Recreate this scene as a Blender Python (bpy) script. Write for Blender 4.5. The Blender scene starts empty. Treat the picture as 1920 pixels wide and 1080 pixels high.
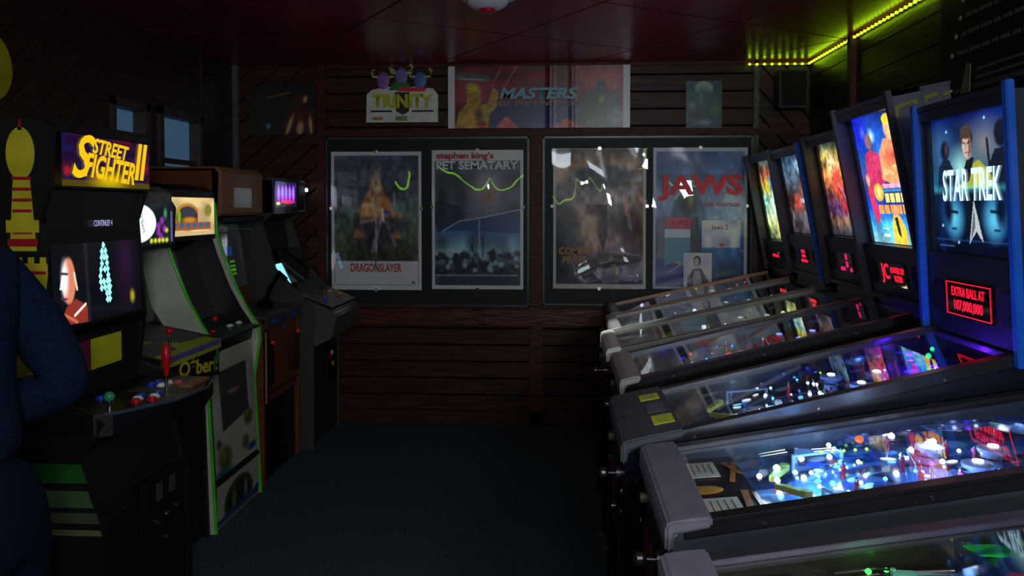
import bpy, bmesh, math, random
import numpy as np
from math import radians as R, sin, cos, pi, tan, atan
from mathutils import Matrix, Vector

SC = bpy.context.scene
COL = SC.collection

# ------------------------------------------------------------------ camera, world, lamps, exposure
cam_d = bpy.data.cameras.new('camera')
cam_d.sensor_width = 36.0
cam_d.lens = 28.875
cam_d.shift_y = -102 / 1920
cam_d.clip_start = 0.02
cam = bpy.data.objects.new('camera', cam_d)
COL.objects.link(cam)
cam.location = (0, 0, 1.6)
cam.rotation_euler = (R(90 - 1.8), 0, atan(90 / 1540))
SC.camera = cam

SC.view_settings.view_transform = 'Standard'
SC.view_settings.look = 'None'
SC.view_settings.gamma = 1.0
SC.view_settings.exposure = 0.0
SC.view_settings.use_curve_mapping = False

world = bpy.data.worlds.new('dark_room')
SC.world = world
world.use_nodes = True
world.node_tree.nodes['Background'].inputs[0].default_value = (0.45, 0.7, 1.0, 1)
world.node_tree.nodes['Background'].inputs[1].default_value = 0.03

def lamp(name, kind, loc, energy, color, size=0.1, rot=None, sizey=None, spot=None):
    d = bpy.data.lights.new(name, kind)
    d.energy = energy
    d.color = color
    if kind == 'AREA':
        d.size = size
        if sizey:
            d.shape = 'RECTANGLE'; d.size_y = sizey
    else:
        d.shadow_soft_size = size
    if spot:
        d.spot_size = R(spot[0]); d.spot_blend = spot[1]
    o = bpy.data.objects.new(name, d)
    o.location = loc
    if rot: o.rotation_euler = rot
    COL.objects.link(o)
    return o

# bulb light behind the camera, then added fill lights with no known source
lamp('ceiling_lamp_light', 'POINT', (0.55, -1.0, 2.30), 55, (1.0, 0.93, 0.84), 0.06)
lamp('rear_fill_light', 'AREA', (1.0, -2.3, 2.0), 45, (0.78, 0.88, 1.0), 0.5, (R(84), 0, 0), 0.4)  # added soft fill from behind, no such lamp is known

lamp('overhead_fill_light', 'AREA', (0.1, 0.2, 2.6), 22, (0.80, 0.90, 1.0), 1.2, (R(12), 0, 0), 0.6)  # added overhead fill to brighten the floor and machine tops
lamp('lockbar_spot_light', 'SPOT', (-0.36, 4.08, 2.54), 190, (0.95, 1.0, 0.96), 0.03, Vector((0.70, 0.62, -1.62)).to_track_quat('-Z', 'Y').to_euler(), spot=(19, 0.9))  # added spot to brighten the far lockbars, set at the ceiling unit

# ------------------------------------------------------------------ materials
def lin(c):
    return tuple((x / 12.92 if x <= 0.04045 else ((x + 0.055) / 1.055) ** 2.4) for x in c)
def rgb(r, g, b):
    return lin((r / 255, g / 255, b / 255))
MATS = {}
def mat(name, col=(40, 40, 40), rough=0.5, metal=0.0, emit=0.0, ecol=None, coat=0.0, noise=None, bump=None, spec=0.5, alpha=1.0):
    """noise=(scale, amount, stretch) varies the colour, bump=(scale, strength)"""
    if name in MATS: return MATS[name]
    m = bpy.data.materials.new(name); m.use_nodes = True
    nt = m.node_tree; b = nt.nodes['Principled BSDF']
    c = rgb(*col)
    b.inputs['Base Color'].default_value = (*c, 1)
    b.inputs['Roughness'].default_value = rough
    b.inputs['Metallic'].default_value = metal
    b.inputs['Specular IOR Level'].default_value = spec
    b.inputs['Coat Weight'].default_value = coat
    b.inputs['Coat Roughness'].default_value = 0.08
    if emit:
        b.inputs['Emission Color'].default_value = (*rgb(*(ecol or col)), 1)
        b.inputs['Emission Strength'].default_value = emit
    tc = nt.nodes.new('ShaderNodeTexCoord')
    sc, am, st = noise if noise else (14.0, 0.12, (1, 1, 1))
    mp = nt.nodes.new('ShaderNodeMapping'); mp.inputs['Scale'].default_value = st
    nt.links.new(tc.outputs['Object'], mp.inputs[0])
    nz = nt.nodes.new('ShaderNodeTexNoise'); nz.inputs['Scale'].default_value = sc
    nz.inputs['Detail'].default_value = 5
    nt.links.new(mp.outputs[0], nz.inputs[0])
    rp = nt.nodes.new('ShaderNodeValToRGB')
    rp.color_ramp.elements[0].position = 0.3; rp.color_ramp.elements[1].position = 0.7
    rp.color_ramp.elements[0].color = (*[x * (1 - am) for x in c], 1)
    rp.color_ramp.elements[1].color = (*[min(1, x * (1 + am)) for x in c], 1)
    nt.links.new(nz.outputs[0], rp.inputs[0])
    nt.links.new(rp.outputs[0], b.inputs['Base Color'])
    if bump:
        n2 = nt.nodes.new('ShaderNodeTexNoise'); n2.inputs['Scale'].default_value = bump[0]
        n2.inputs['Detail'].default_value = 4
        nt.links.new(mp.outputs[0], n2.inputs[0])
        bp = nt.nodes.new('ShaderNodeBump'); bp.inputs['Strength'].default_value = bump[1]
        bp.inputs['Distance'].default_value = 0.01
        nt.links.new(n2.outputs[0], bp.inputs['Height'])
        nt.links.new(bp.outputs[0], b.inputs['Normal'])
    MATS[name] = m
    return m

def emis(name, col, strength):
    if name in MATS: return MATS[name]
    m = bpy.data.materials.new(name); m.use_nodes = True
    nt = m.node_tree; b = nt.nodes['Principled BSDF']
    b.inputs['Base Color'].default_value = (*[x * 0.3 for x in rgb(*col)], 1)
    b.inputs['Roughness'].default_value = 0.3
    b.inputs['Emission Color'].default_value = (*rgb(*col), 1)
    b.inputs['Emission Strength'].default_value = strength
    MATS[name] = m
    return m

def art_mat(strength, rough=0.35, coat=0.0):
    """printed artwork held in a colour attribute; lit from behind when strength > 0"""
    name = 'print_%.2f_%.2f_%.2f' % (strength, rough, coat)
    if name in MATS: return MATS[name]
    m = bpy.data.materials.new(name); m.use_nodes = True
    nt = m.node_tree; b = nt.nodes['Principled BSDF']
    at = nt.nodes.new('ShaderNodeAttribute'); at.attribute_name = 'ink'
    b.inputs['Roughness'].default_value = rough
    b.inputs['Coat Weight'].default_value = coat
    b.inputs['Coat Roughness'].default_value = 0.05
    if strength:
        mm = nt.nodes.new('ShaderNodeVectorMath'); mm.operation = 'SCALE'; mm.inputs['Scale'].default_value = 0.35
        nt.links.new(at.outputs['Color'], mm.inputs[0])
        nt.links.new(mm.outputs[0], b.inputs['Base Color'])
        nt.links.new(at.outputs['Color'], b.inputs['Emission Color'])
        b.inputs['Emission Strength'].default_value = strength
    else:
        nt.links.new(at.outputs['Color'], b.inputs['Base Color'])
    MATS[name] = m
    return m

def glass_mat(name, tint=(1, 1, 1), rough=0.015, ior=1.5, floor_=0.0, bump=None, gcol=1.0):
    if name in MATS: return MATS[name]
    m = bpy.data.materials.new(name); m.use_nodes = True
    nt = m.node_tree
    for n in list(nt.nodes): nt.nodes.remove(n)
    out = nt.nodes.new('ShaderNodeOutputMaterial'); mx = nt.nodes.new('ShaderNodeMixShader')
    tr = nt.nodes.new('ShaderNodeBsdfTransparent'); tr.inputs[0].default_value = (*tint, 1)
    gl = nt.nodes.new('ShaderNodeBsdfGlossy'); gl.inputs['Roughness'].default_value = rough
    gl.inputs[0].default_value = (gcol, gcol, gcol, 1)
    f0 = ((ior - 1) / (ior + 1)) ** 2
    ge = nt.nodes.new('ShaderNodeNewGeometry')
    def op(kind, a, b=None):
        n_ = nt.nodes.new('ShaderNodeMath'); n_.operation = kind
        for k_, v_ in enumerate((a, b)):
            if v_ is None: continue
            if isinstance(v_, (int, float)): n_.inputs[k_].default_value = v_
            else: nt.links.new(v_, n_.inputs[k_])
        return n_.outputs[0]
    dt = nt.nodes.new('ShaderNodeVectorMath'); dt.operation = 'DOT_PRODUCT'
    nt.links.new(ge.outputs['Normal'], dt.inputs[0]); nt.links.new(ge.outputs['Incoming'], dt.inputs[1])
    sch = op('ADD', op('MULTIPLY', op('POWER', op('SUBTRACT', 1.0, op('ABSOLUTE', dt.outputs['Value'])), 5.0), 1 - f0), f0)
    mth = nt.nodes.new('ShaderNodeMath'); mth.operation = 'MAXIMUM'; mth.inputs[1].default_value = floor_
    nt.links.new(sch, mth.inputs[0])
    nt.links.new(mth.outputs[0], mx.inputs[0])
    nt.links.new(tr.outputs[0], mx.inputs[1]); nt.links.new(gl.outputs[0], mx.inputs[2])
    nt.links.new(mx.outputs[0], out.inputs[0])
    if bump:
        tc = nt.nodes.new('ShaderNodeTexCoord'); n2 = nt.nodes.new('ShaderNodeTexNoise')
        n2.inputs['Scale'].default_value = bump[0]; n2.inputs['Detail'].default_value = 1.5
        nt.links.new(tc.outputs['Object'], n2.inputs[0])
        bp = nt.nodes.new('ShaderNodeBump'); bp.inputs['Strength'].default_value = bump[1]; bp.inputs['Distance'].default_value = 0.02
        nt.links.new(n2.outputs[0], bp.inputs['Height'])
        nt.links.new(bp.outputs[0], gl.inputs['Normal'])
    MATS[name] = m
    return m

# ------------------------------------------------------------------ mesh helpers
def tag(o, label=None, cat=None, group=None, kind=None):
    if label: o['label'] = label
    if cat: o['category'] = cat
    if group: o['group'] = group
    if kind: o['kind'] = kind
    return o
def thing(name, label, cat, loc=(0, 0, 0), rz=0.0, group=None):
    o = bpy.data.objects.new(name, None); COL.objects.link(o)
    o.empty_display_size = 0.1
    o.location = loc; o.rotation_euler = (0, 0, rz)
    return tag(o, label, cat, group)

class MB:
    def __init__(s, M=None):
        s.v = []; s.f = []; s.M = M or Matrix()
    def _add(s, vs, fs):
        n = len(s.v)
        s.v += [tuple(s.M @ Vector(p)) for p in vs]
        s.f += [tuple(n + i for i in f) for f in fs]
        return s
    def box(s, x0, x1, y0, y1, z0, z1):
        vs = [(x, y, z) for z in (z0, z1) for y in (y0, y1) for x in (x0, x1)]
        return s._add(vs, [(0, 2, 3, 1), (4, 5, 7, 6), (0, 1, 5, 4), (2, 6, 7, 3), (0, 4, 6, 2), (1, 3, 7, 5)])
    def prism(s, pts, a, b, axis='x'):
        """pts polygon in the plane across `axis`, extruded a..b (axis x: (y,z); y: (x,z); z: (x,y))"""
        n = len(pts)
        def P(p, t):
            return {'x': (t, p[0], p[1]), 'y': (p[0], t, p[1]), 'z': (p[0], p[1], t)}[axis]
        vs = [P(p, a) for p in pts] + [P(p, b) for p in pts]
        fs = [tuple(range(n - 1, -1, -1)), tuple(range(n, 2 * n))]
        fs += [(i, (i + 1) % n, n + (i + 1) % n, n + i) for i in range(n)]
        return s._add(vs, fs)
    def cyl(s, p, q, r, r2=None, n=14, cap=True):
        p, q = Vector(p), Vector(q); r2 = r if r2 is None else r2
        d = (q - p).normalized(); a = d.orthogonal().normalized(); b = d.cross(a)
        vs = []
        for c, rr in ((p, r), (q, r2)):
            vs += [tuple(c + a * rr * cos(2 * pi * i / n) + b * rr * sin(2 * pi * i / n)) for i in range(n)]
        fs = [(i, (i + 1) % n, n + (i + 1) % n, n + i) for i in range(n)]
        if cap: fs += [tuple(range(n - 1, -1, -1)), tuple(range(n, 2 * n))]
        return s._add(vs, fs)
    def lathe(s, c, prof, n=16, axis=(0, 0, 1)):
        c = Vector(c); d = Vector(axis).normalized(); a = d.orthogonal().normalized(); b = d.cross(a)
        vs = []
        for r, h in prof:
            vs += [tuple(c + d * h + (a * cos(2 * pi * i / n) + b * sin(2 * pi * i / n)) * max(r, 1e-4)) for i in range(n)]
        fs = []
        for k in range(len(prof) - 1):
            fs += [(k * n + i, k * n + (i + 1) % n, (k + 1) * n + (i + 1) % n, (k + 1) * n + i) for i in range(n)]
        m = (len(prof) - 1) * n
        fs += [tuple(range(n - 1, -1, -1)), tuple(range(m, m + n))]
        return s._add(vs, fs)
    def ball(s, c, r, n=12, sq=(1, 1, 1)):
        prof = [(sin(pi * k / 8), -cos(pi * k / 8)) for k in range(9)]
        vs = []
        for rr, h in prof:
            rr = max(rr, 1e-3)
            vs += [(c[0] + r * sq[0] * rr * cos(2 * pi * i / n), c[1] + r * sq[1] * rr * sin(2 * pi * i / n), c[2] + r * sq[2] * h) for i in range(n)]
        fs = []
        for k in range(8):
            fs += [(k * n + i, k * n + (i + 1) % n, (k + 1) * n + (i + 1) % n, (k + 1) * n + i) for i in range(n)]
        fs += [tuple(range(n - 1, -1, -1)), tuple(range(8 * n, 9 * n))]
        return s._add(vs, fs)
    def tube(s, pts, r, n=8, closed=False):
        P = [Vector(p) for p in pts]; m = len(P); vs = []
        for k in range(m):
            if closed: t = P[(k + 1) % m] - P[k - 1]
            else: t = P[min(k + 1, m - 1)] - P[max(k - 1, 0)]
            t.normalize()
            a = t.cross(Vector((0.13, 0.21, 0.97)) if abs(t.z) < 0.9 else Vector((0.97, 0.2, 0.1))).normalized(); b = t.cross(a)
            vs += [tuple(P[k] + a * r * cos(2 * pi * i / n) + b * r * sin(2 * pi * i / n)) for i in range(n)]
        fs = []
        for k in range(m if closed else m - 1):
            k2 = (k + 1) % m
            fs += [(k * n + i, k * n + (i + 1) % n, k2 * n + (i + 1) % n, k2 * n + i) for i in range(n)]
        if not closed: fs += [tuple(range(n - 1, -1, -1)), tuple(range((m - 1) * n, m * n))]
        return s._add(vs, fs)
    def build(s, name, material, parent=None, bevel=0.0, smooth=False, segs=2):
        me = bpy.data.meshes.new(name); me.from_pydata(s.v, [], s.f); me.validate()
        bm = bmesh.new(); bm.from_mesh(me); bmesh.ops.recalc_face_normals(bm, faces=bm.faces)
        if bevel:
            es = [e for e in bm.edges if len(e.link_faces) == 2 and e.calc_face_angle(0) > 0.6]
            bmesh.ops.bevel(bm, geom=es, offset=bevel, segments=segs, affect='EDGES', clamp_overlap=True)
        bm.to_mesh(me); bm.free()
        if smooth:
            me.polygons.foreach_set('use_smooth', [True] * len(me.polygons))
            try: me.set_sharp_from_angle(angle=R(40))
            except Exception: pass
        me.materials.append(material)
        o = bpy.data.objects.new(name, me); COL.objects.link(o)
        if parent: o.parent = parent
        return o

FRONT = Matrix(((1, 0, 0, 0), (0, 0, -1, 0), (0, 1, 0, 0), (0, 0, 0, 1)))      # local x right, y up, facing -Y
SIDE = Matrix(((0, 0, 1, 0), (1, 0, 0, 0), (0, 1, 0, 0), (0, 0, 0, 1)))        # facing +X, x runs along +Y

def text(name, s, M, w, h, material, parent=None, shear=0.0, fat=0.0, depth=0.0, label=None):
    """lettering laid in the XY plane of M, centred, fitted to w x h"""
    cu = bpy.data.curves.new(name, 'FONT'); cu.body = s; cu.align_x = 'CENTER'; cu.size = 1.0
    cu.shear = shear; cu.offset = fat; cu.extrude = depth; cu.resolution_u = 3; cu.space_line = 0.95
    tmp = bpy.data.objects.new(name, cu); COL.objects.link(tmp)
    dg = bpy.context.evaluated_depsgraph_get(); dg.update()
    me = bpy.data.meshes.new_from_object(tmp.evaluated_get(dg))
    bpy.data.objects.remove(tmp)
    n = len(me.vertices); co = np.empty(n * 3); me.vertices.foreach_get('co', co); co = co.reshape(-1, 3)
    lo, hi = co.min(0), co.max(0)
    co[:, 0] = (co[:, 0] - (lo[0] + hi[0]) / 2) / max(hi[0] - lo[0], 1e-5) * w
    co[:, 1] = (co[:, 1] - (lo[1] + hi[1]) / 2) / max(hi[1] - lo[1], 1e-5) * h
    if depth: co[:, 2] = co[:, 2] / max(hi[2], 1e-5) * 0.0015
    A = np.array(M)
    co = co @ A[:3, :3].T + A[:3, 3]
    me.vertices.foreach_set('co', co.ravel()); me.update()
    me.materials.clear(); me.materials.append(material)
    o = bpy.data.objects.new(name, me); COL.objects.link(o)
    if parent: o.parent = parent
    if label: o['label'] = label
    return o

# ------------------------------------------------------------------ drawing prints in code
class Cv:
    def __init__(s, w, h, nx, col=(0, 0, 0)):
        s.w, s.h = w, h; s.nx = nx; s.ny = max(4, int(nx * h / w))
        s.a = np.ones((s.ny, s.nx, 3)) * np.array(col) / 255.0
        s.u, s.v = np.meshgrid(np.linspace(0, 1, s.nx), np.linspace(0, 1, s.ny))
        s.asp = w / h; s.px = 1.2 / s.ny
    def mix(s, m, col):
        m = np.clip(m, 0, 1)[..., None]; s.a = s.a * (1 - m) + m * np.array(col) / 255.0; return s
    def rect(s, u0, v0, u1, v1, col, al=1):
        return s.mix(al * ((s.u >= u0) & (s.u <= u1) & (s.v >= v0) & (s.v <= v1)), col)
    def grad(s, stops):
        vs = [k for k, _ in stops]; cs = np.array([c for _, c in stops]) / 255.0
        for i in range(3): s.a[..., i] = np.interp(s.v, vs, cs[:, i])
        return s
    def ell(s, cu, cv, ru, rv, col, soft=0.08, rot=0, al=1):
        x = (s.u - cu) * s.asp; y = s.v - cv; c, n = cos(R(rot)), sin(R(rot))
        X = x * c + y * n; Y = -x * n + y * c
        d = np.sqrt((X / (ru * s.asp)) ** 2 + (Y / rv) ** 2)
        return s.mix(al * (1 + soft - d) / max(2 * soft, 1e-3), col)
    def line(s, p, q, wd, col, al=1, soft=1.0):
        px, py, qx, qy = p[0] * s.asp, p[1], q[0] * s.asp, q[1]
        x = s.u * s.asp; y = s.v; dx, dy = qx - px, qy - py; L = dx * dx + dy * dy + 1e-9
        t = np.clip(((x - px) * dx + (y - py) * dy) / L, 0, 1)
        d = np.hypot(x - px - t * dx, y - py - t * dy)
        return s.mix(al * np.clip((wd - d) / (s.px * soft) + 0.5, 0, 1), col)
    def lines(s, pts, wd, col, al=1, soft=1.0):
        for a, b in zip(pts[:-1], pts[1:]): s.line(a, b, wd, col, al, soft)
        return s
    def poly(s, pts, col, al=1):
        m = np.zeros(s.u.shape, bool); n = len(pts)
        for i in range(n):
            x1, y1 = pts[i]; x2, y2 = pts[(i + 1) % n]
            if y1 == y2: continue
            c = ((y1 > s.v) != (y2 > s.v)) & (s.u < (x2 - x1) * (s.v - y1) / (y2 - y1) + x1)
            m ^= c
        return s.mix(al * m, col)
    def noise(s, sc, amp, seed=0, col=None):
        r = np.random.RandomState(seed); n = max(3, int(sc)); g = r.rand(n + 2, n + 2)
        x = s.u * n; y = s.v * n; i = x.astype(int); j = y.astype(int); fx = x - i; fy = y - j
        fx = fx * fx * (3 - 2 * fx); fy = fy * fy * (3 - 2 * fy)
        k = (g[j, i] * (1 - fx) + g[j, i + 1] * fx) * (1 - fy) + (g[j + 1, i] * (1 - fx) + g[j + 1, i + 1] * fx) * fy
        if col is None: s.a = np.clip(s.a * (1 + amp * (k - 0.5) * 2)[..., None], 0, 1)
        else: s.mix(amp * np.clip((k - 0.5) * 4, 0, 1), col)
        return s
    def mesh(s, name, M, material, parent=None, bulge=None, center=True, label=None, mask=None):
        """sheet of w x h in the XY plane of M, centred; bulge(x,y)->z"""
        x = (s.u - 0.5) * s.w; y = (0.5 - s.v) * s.h
        z = bulge(x, y) if bulge is not None else np.zeros_like(x)
        co = np.stack([x, y, z], -1).reshape(-1, 3); A = np.array(M)
        co = co @ A[:3, :3].T + A[:3, 3]
        idx = np.arange(s.nx * s.ny).reshape(s.ny, s.nx)
        F = np.stack([idx[1:, :-1], idx[1:, 1:], idx[:-1, 1:], idx[:-1, :-1]], -1).reshape(-1, 4)
        me = bpy.data.meshes.new(name)
        me.vertices.add(len(co)); me.vertices.foreach_set('co', co.ravel())
        me.loops.add(F.size); me.loops.foreach_set('vertex_index', F.ravel())
        me.polygons.add(len(F)); me.polygons.foreach_set('loop_start', np.arange(len(F)) * 4)
        me.polygons.foreach_set('use_smooth', np.ones(len(F), bool))
        me.update(calc_edges=True)
        c = np.clip(s.a, 0, 1).reshape(-1, 3)
        c = np.where(c <= 0.04045, c / 12.92, ((c + 0.055) / 1.055) ** 2.4)
        at = me.color_attributes.new('ink', 'FLOAT_COLOR', 'POINT')
        at.data.foreach_set('color', np.concatenate([c, np.ones((len(c), 1))], 1).ravel())
        me.materials.append(material)
        o = bpy.data.objects.new(name, me); COL.objects.link(o)
        if parent: o.parent = parent
        if label: o['label'] = label
        return o

# ------------------------------------------------------------------ materials used everywhere
BLACK = mat('black_laminate', (14, 14, 16), 0.45, noise=(30, 0.2, (1, 1, 1)), bump=(180, 0.08))
BLACKG = mat('black_gloss', (8, 8, 10), 0.16)
DARKMET = mat('dark_metal', (92, 92, 98), 0.32, 0.85, bump=(260, 0.05))
CHROME = mat('chrome', (205, 207, 210), 0.14, 1.0)
STEEL = mat('brushed_steel', (150, 152, 156), 0.3, 1.0, noise=(40, 0.1, (1, 12, 1)))
BLUETRIM = mat('blue_trim', (16, 88, 185), 0.35)
RED = mat('red_plastic', (190, 12, 22), 0.25)
WHITEP = mat('white_plastic', (225, 228, 225), 0.3)
BLUEP = mat('blue_plastic', (20, 60, 190), 0.25)
YEL = mat('yellow_paper', (200, 200, 30), 0.6)
CREAM = mat('cream_card', (236, 232, 204), 0.5)
GREENM = mat('green_edge_moulding', (70, 190, 30), 0.4)
SCREENBLK = mat('black_screen_glass', (5, 6, 9), 0.06, coat=0.5)
PGLASS = glass_mat('playfield_glass', (0.97, 0.98, 0.98), 0.012, 1.55)
SLEEVE = glass_mat('clear_sleeve', (0.97, 0.97, 0.97), 0.02, 1.45, 0.05, bump=(3.0, 0.06))
RLED = emis('red_dots', (255, 20, 50), 2.2)

# ================================================================== the room
XL, XR, YB, ZC = -2.44, 1.80, 6.05, 2.655
YF = -2.6
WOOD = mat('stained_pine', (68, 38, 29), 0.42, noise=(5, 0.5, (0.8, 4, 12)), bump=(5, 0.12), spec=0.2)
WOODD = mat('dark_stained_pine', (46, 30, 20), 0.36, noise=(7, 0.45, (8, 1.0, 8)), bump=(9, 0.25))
TRIMW = mat('reddish_trim_wood', (78, 34, 24), 0.5, spec=0.25, noise=(5, 0.5, (2, 2, 9)), bump=(8, 0.3))

def clip_poly(poly, x0, x1, y0, y1):
    def cl(p, ins, inter):
        out = []
        for i in range(len(p)):
            a, b = p[i - 1], p[i]
            if ins(b):
                if not ins(a): out.append(inter(a, b))
                out.append(b)
            elif ins(a): out.append(inter(a, b))
        return out
    def ix(x): return lambda a, b: (x, a[1] + (b[1] - a[1]) * (x - a[0]) / (b[0] - a[0]))
    def iy(y): return lambda a, b: (a[0] + (b[0] - a[0]) * (y - a[1]) / (b[1] - a[1]), y)
    for ins, it in ((lambda p: p[0] >= x0, ix(x0)), (lambda p: p[0] <= x1, ix(x1)), (lambda p: p[1] >= y0, iy(y0)), (lambda p: p[1] <= y1, iy(y1))):
        if len(poly) < 3: return []
        poly = cl(poly, ins, it)
    return poly

def planks(mb, x0, x1, y0, y1, ang, w, d0, d1, axis, gap=0.006, length=None):
    """boards of width w at angle ang filling the rectangle"""
    c, s = cos(R(ang)), sin(R(ang)); cx, cy = (x0 + x1) / 2, (y0 + y1) / 2
    D = math.hypot(x1 - x0, y1 - y0); n = int(D / w) + 2; L = length or 2 * D
    m = int(D / L) + 2
    for k in range(-n, n):
        for j in range(-m, m):
            a, b = (j * L, (j + 1) * L) if length else (-L / 2, L / 2)
            p0, p1 = k * w + gap / 2, (k + 1) * w - gap / 2
            a2, b2 = a + gap / 2, b - gap / 2
            q = [(cx + c * t - s * r, cy + s * t + c * r) for t, r in ((a2, p0), (b2, p0), (b2, p1), (a2, p1))]
            q = clip_poly(q, x0, x1, y0, y1)
            if len(q) >= 3: mb.prism(q, d0, d1, axis)
            if not length: break

def struct(o): o['kind'] = 'structure'; return o

m_carpet = mat('teal_grey_carpet', (70, 88, 96), 0.95, noise=(90, 0.35, (1, 1, 1)), bump=(500, 0.8), spec=0.1)
struct(MB().box(XL - 0.2, XR + 0.2, YF, YB + 0.2, -0.06, 0).build('floor', m_carpet))
m_ceil = mat('dark_red_ceiling_tile', (135, 20, 48), 0.3, noise=(3, 0.2, (1, 1, 1)), bump=(40, 0.10))
cb = MB(); cb.box(XL - 0.2, XR + 0.2, YF, YB + 0.2, ZC + 0.008, ZC + 0.08)
planks(cb, XL, XR, YF, YB, 33, 0.92, ZC, ZC + 0.012, 'z', 0.014, 0.92)
struct(cb.build('ceiling', m_ceil))
# back wall: slab, level boards in the middle, slanting boards at both ends
wbk = struct(MB().box(XL - 0.15, XR + 0.15, YB, YB + 0.12, 0, ZC + 0.05).build('wall_back', mat('groove_shade_black', (8, 7, 7), 0.9, spec=0.1)))  # slab coloured black to stand in for shade in the board grooves
wb = MB()
planks(wb, -1.78, 1.40, 0.0, ZC, 0, 0.124, 6.035, YB + 0.001, 'y', 0.007)
planks(wb, XL, -1.80, 0.0, ZC, 40, 0.124, 6.035, YB + 0.001, 'y', 0.007)
planks(wb, 1.42, XR, 0.0, ZC, -48, 0.124, 6.035, YB + 0.001, 'y', 0.007)
struct(wb.build('board_cladding', WOOD, wbk, bevel=0.005, segs=1))
wl = MB(); 
W1, W2 = (4.32, 4.74, 1.45, 2.21), (4.86, 5.47, 1.45, 2.22)      # window openings y0,y1,z0,z1
for (a, b, c, d) in ((YF, YB, 0, 1.45), (YF, W1[0], 1.45, ZC), (W1[1], W2[0], 1.45, ZC), (W2[1], YB, 1.45, ZC), (W1[0], W1[1], W1[3], ZC), (W2[0], W2[1], W2[3], ZC)):
    wl.box(XL - 0.12, XL, a, b, c, d)
for (a, b, c, d) in ((YF, YB, 0, 1.45), (YF, W1[0], 1.45, ZC), (W2[1], YB, 1.45, ZC)):
    planks(wl, a, b, c, d, 38, 0.124, XL - 0.002, XL + 0.012, 'x')
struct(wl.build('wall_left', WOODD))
wr = MB().box(XR, XR + 0.12, YF, YB + 0.1, 0, ZC + 0.05)
planks(wr, YF, YB, 0, ZC, 0, 0.15, XR - 0.014, XR + 0.002, 'x')
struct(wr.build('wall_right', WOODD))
struct(MB().box(XL - 0.1, XR + 0.1, YF - 0.12, YF, 0, ZC + 0.05).build('wall_front', WOODD))

def trim(n, b, m=TRIMW):
    return struct(b.build('trim_%d' % n, m, bevel=0.006))
trim(1, MB().box(-1.80, -1.735, 6.005, 6.05, 0, ZC))
trim(2, MB().box(-0.222, -0.128, 6.0, 6.05, 0, ZC - 0.47))
trim(3, MB().box(-1.735, 1.80, 6.002, 6.05, 2.125, 2.175))
trim(4, MB().box(-1.735, 1.80, 5.985, 6.05, 0.735, 0.855), mat('knotty_rail_wood', (82, 34, 20), 0.4, coat=0.06, spec=0.3, noise=(4, 0.85, (1.5, 2, 10)), bump=(7, 0.4)))
trim(5, MB().box(XL, XL + 0.05, 5.99, 6.04, 0, ZC), mat('weathered_corner_post', (92, 92, 100), 0.5, noise=(8, 0.4, (1, 1, 6))))
trim(6, MB().box(XR - 0.05, XR, 5.10, 5.17, 0, ZC))
trim(7, MB().box(-1.735, 1.80, 6.01, 6.05, ZC - 0.03, ZC))
trim(8, MB().box(-1.735, XR, 6.0, 6.05, 0.0, 0.10), WOOD)
trim(9, MB().box(1.385, 1.425, 6.01, 6.05, 0.86, ZC), WOODD)

# windows in the left wall, dim evening light behind frosted panes
m_pane = emis('evening_pane', (84, 122, 160), 0.30)
for i, (a, b, c, d) in enumerate((W1, W2)):
    w = bpy.data.objects.new('window_%d' % (i + 1), None); COL.objects.link(w); w.location = (XL, (a + b) / 2, c); struct(w)
    w.parent = None
    fr = MB()
    h = d - c; hw = (b - a) / 2
    for q in ((-hw, -hw + 0.05, 0, h), (hw - 0.05, hw, 0, h)): fr.box(-0.06, 0.025, q[0], q[1], q[2], q[3])
    fr.box(-0.06, 0.025, -hw, hw, 0, 0.05); fr.box(-0.06, 0.025, -hw, hw, h - 0.05, h)
    fr.box(-0.05, 0.0, -hw, hw, h * 0.56, h * 0.56 + 0.03)
    fr.build('window_frame', mat('window_frame_wood', (70, 60, 52), 0.5), w, bevel=0.004)
    MB().box(-0.07, -0.062, -hw, hw, 0, h).build('window_pane', m_pane, w)
    bd = MB().box(-0.058, -0.05, -hw + 0.05, hw - 0.05, h * 0.0 + 0.05, h * 0.54)
    bd.build('window_film', mat('grey_blind_cloth', (120, 140, 155), 0.8), w)

# LED tape along the ceiling edge
led = thing('led_strip', 'yellow-green LED tape along the ceiling edge at the right wall', 'light strip', (XR - 0.03, 6.0, ZC - 0.03))
MB().tube([(-0.42, 0.0, 0), (0.0, 0.0, 0), (0.0, -3.4, 0)], 0.004, 6).build('tape', mat('clear_tape', (150, 170, 60), 0.3), led)
LEDM = emis('led_yellow_green', (190, 255, 20), 9)
for k in range(8):
    MB().box(-0.42 + k * 0.053 - 0.006, -0.42 + k * 0.053 + 0.006, -0.012, 0.0, -0.006, 0.006).build('led_bead', LEDM, led)
for k in range(60):
    MB().box(-0.014, -0.002, -0.03 - k * 0.056 - 0.006, -0.03 - k * 0.056 + 0.006, -0.006, 0.006).build('led_bead', LEDM, led)

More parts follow.
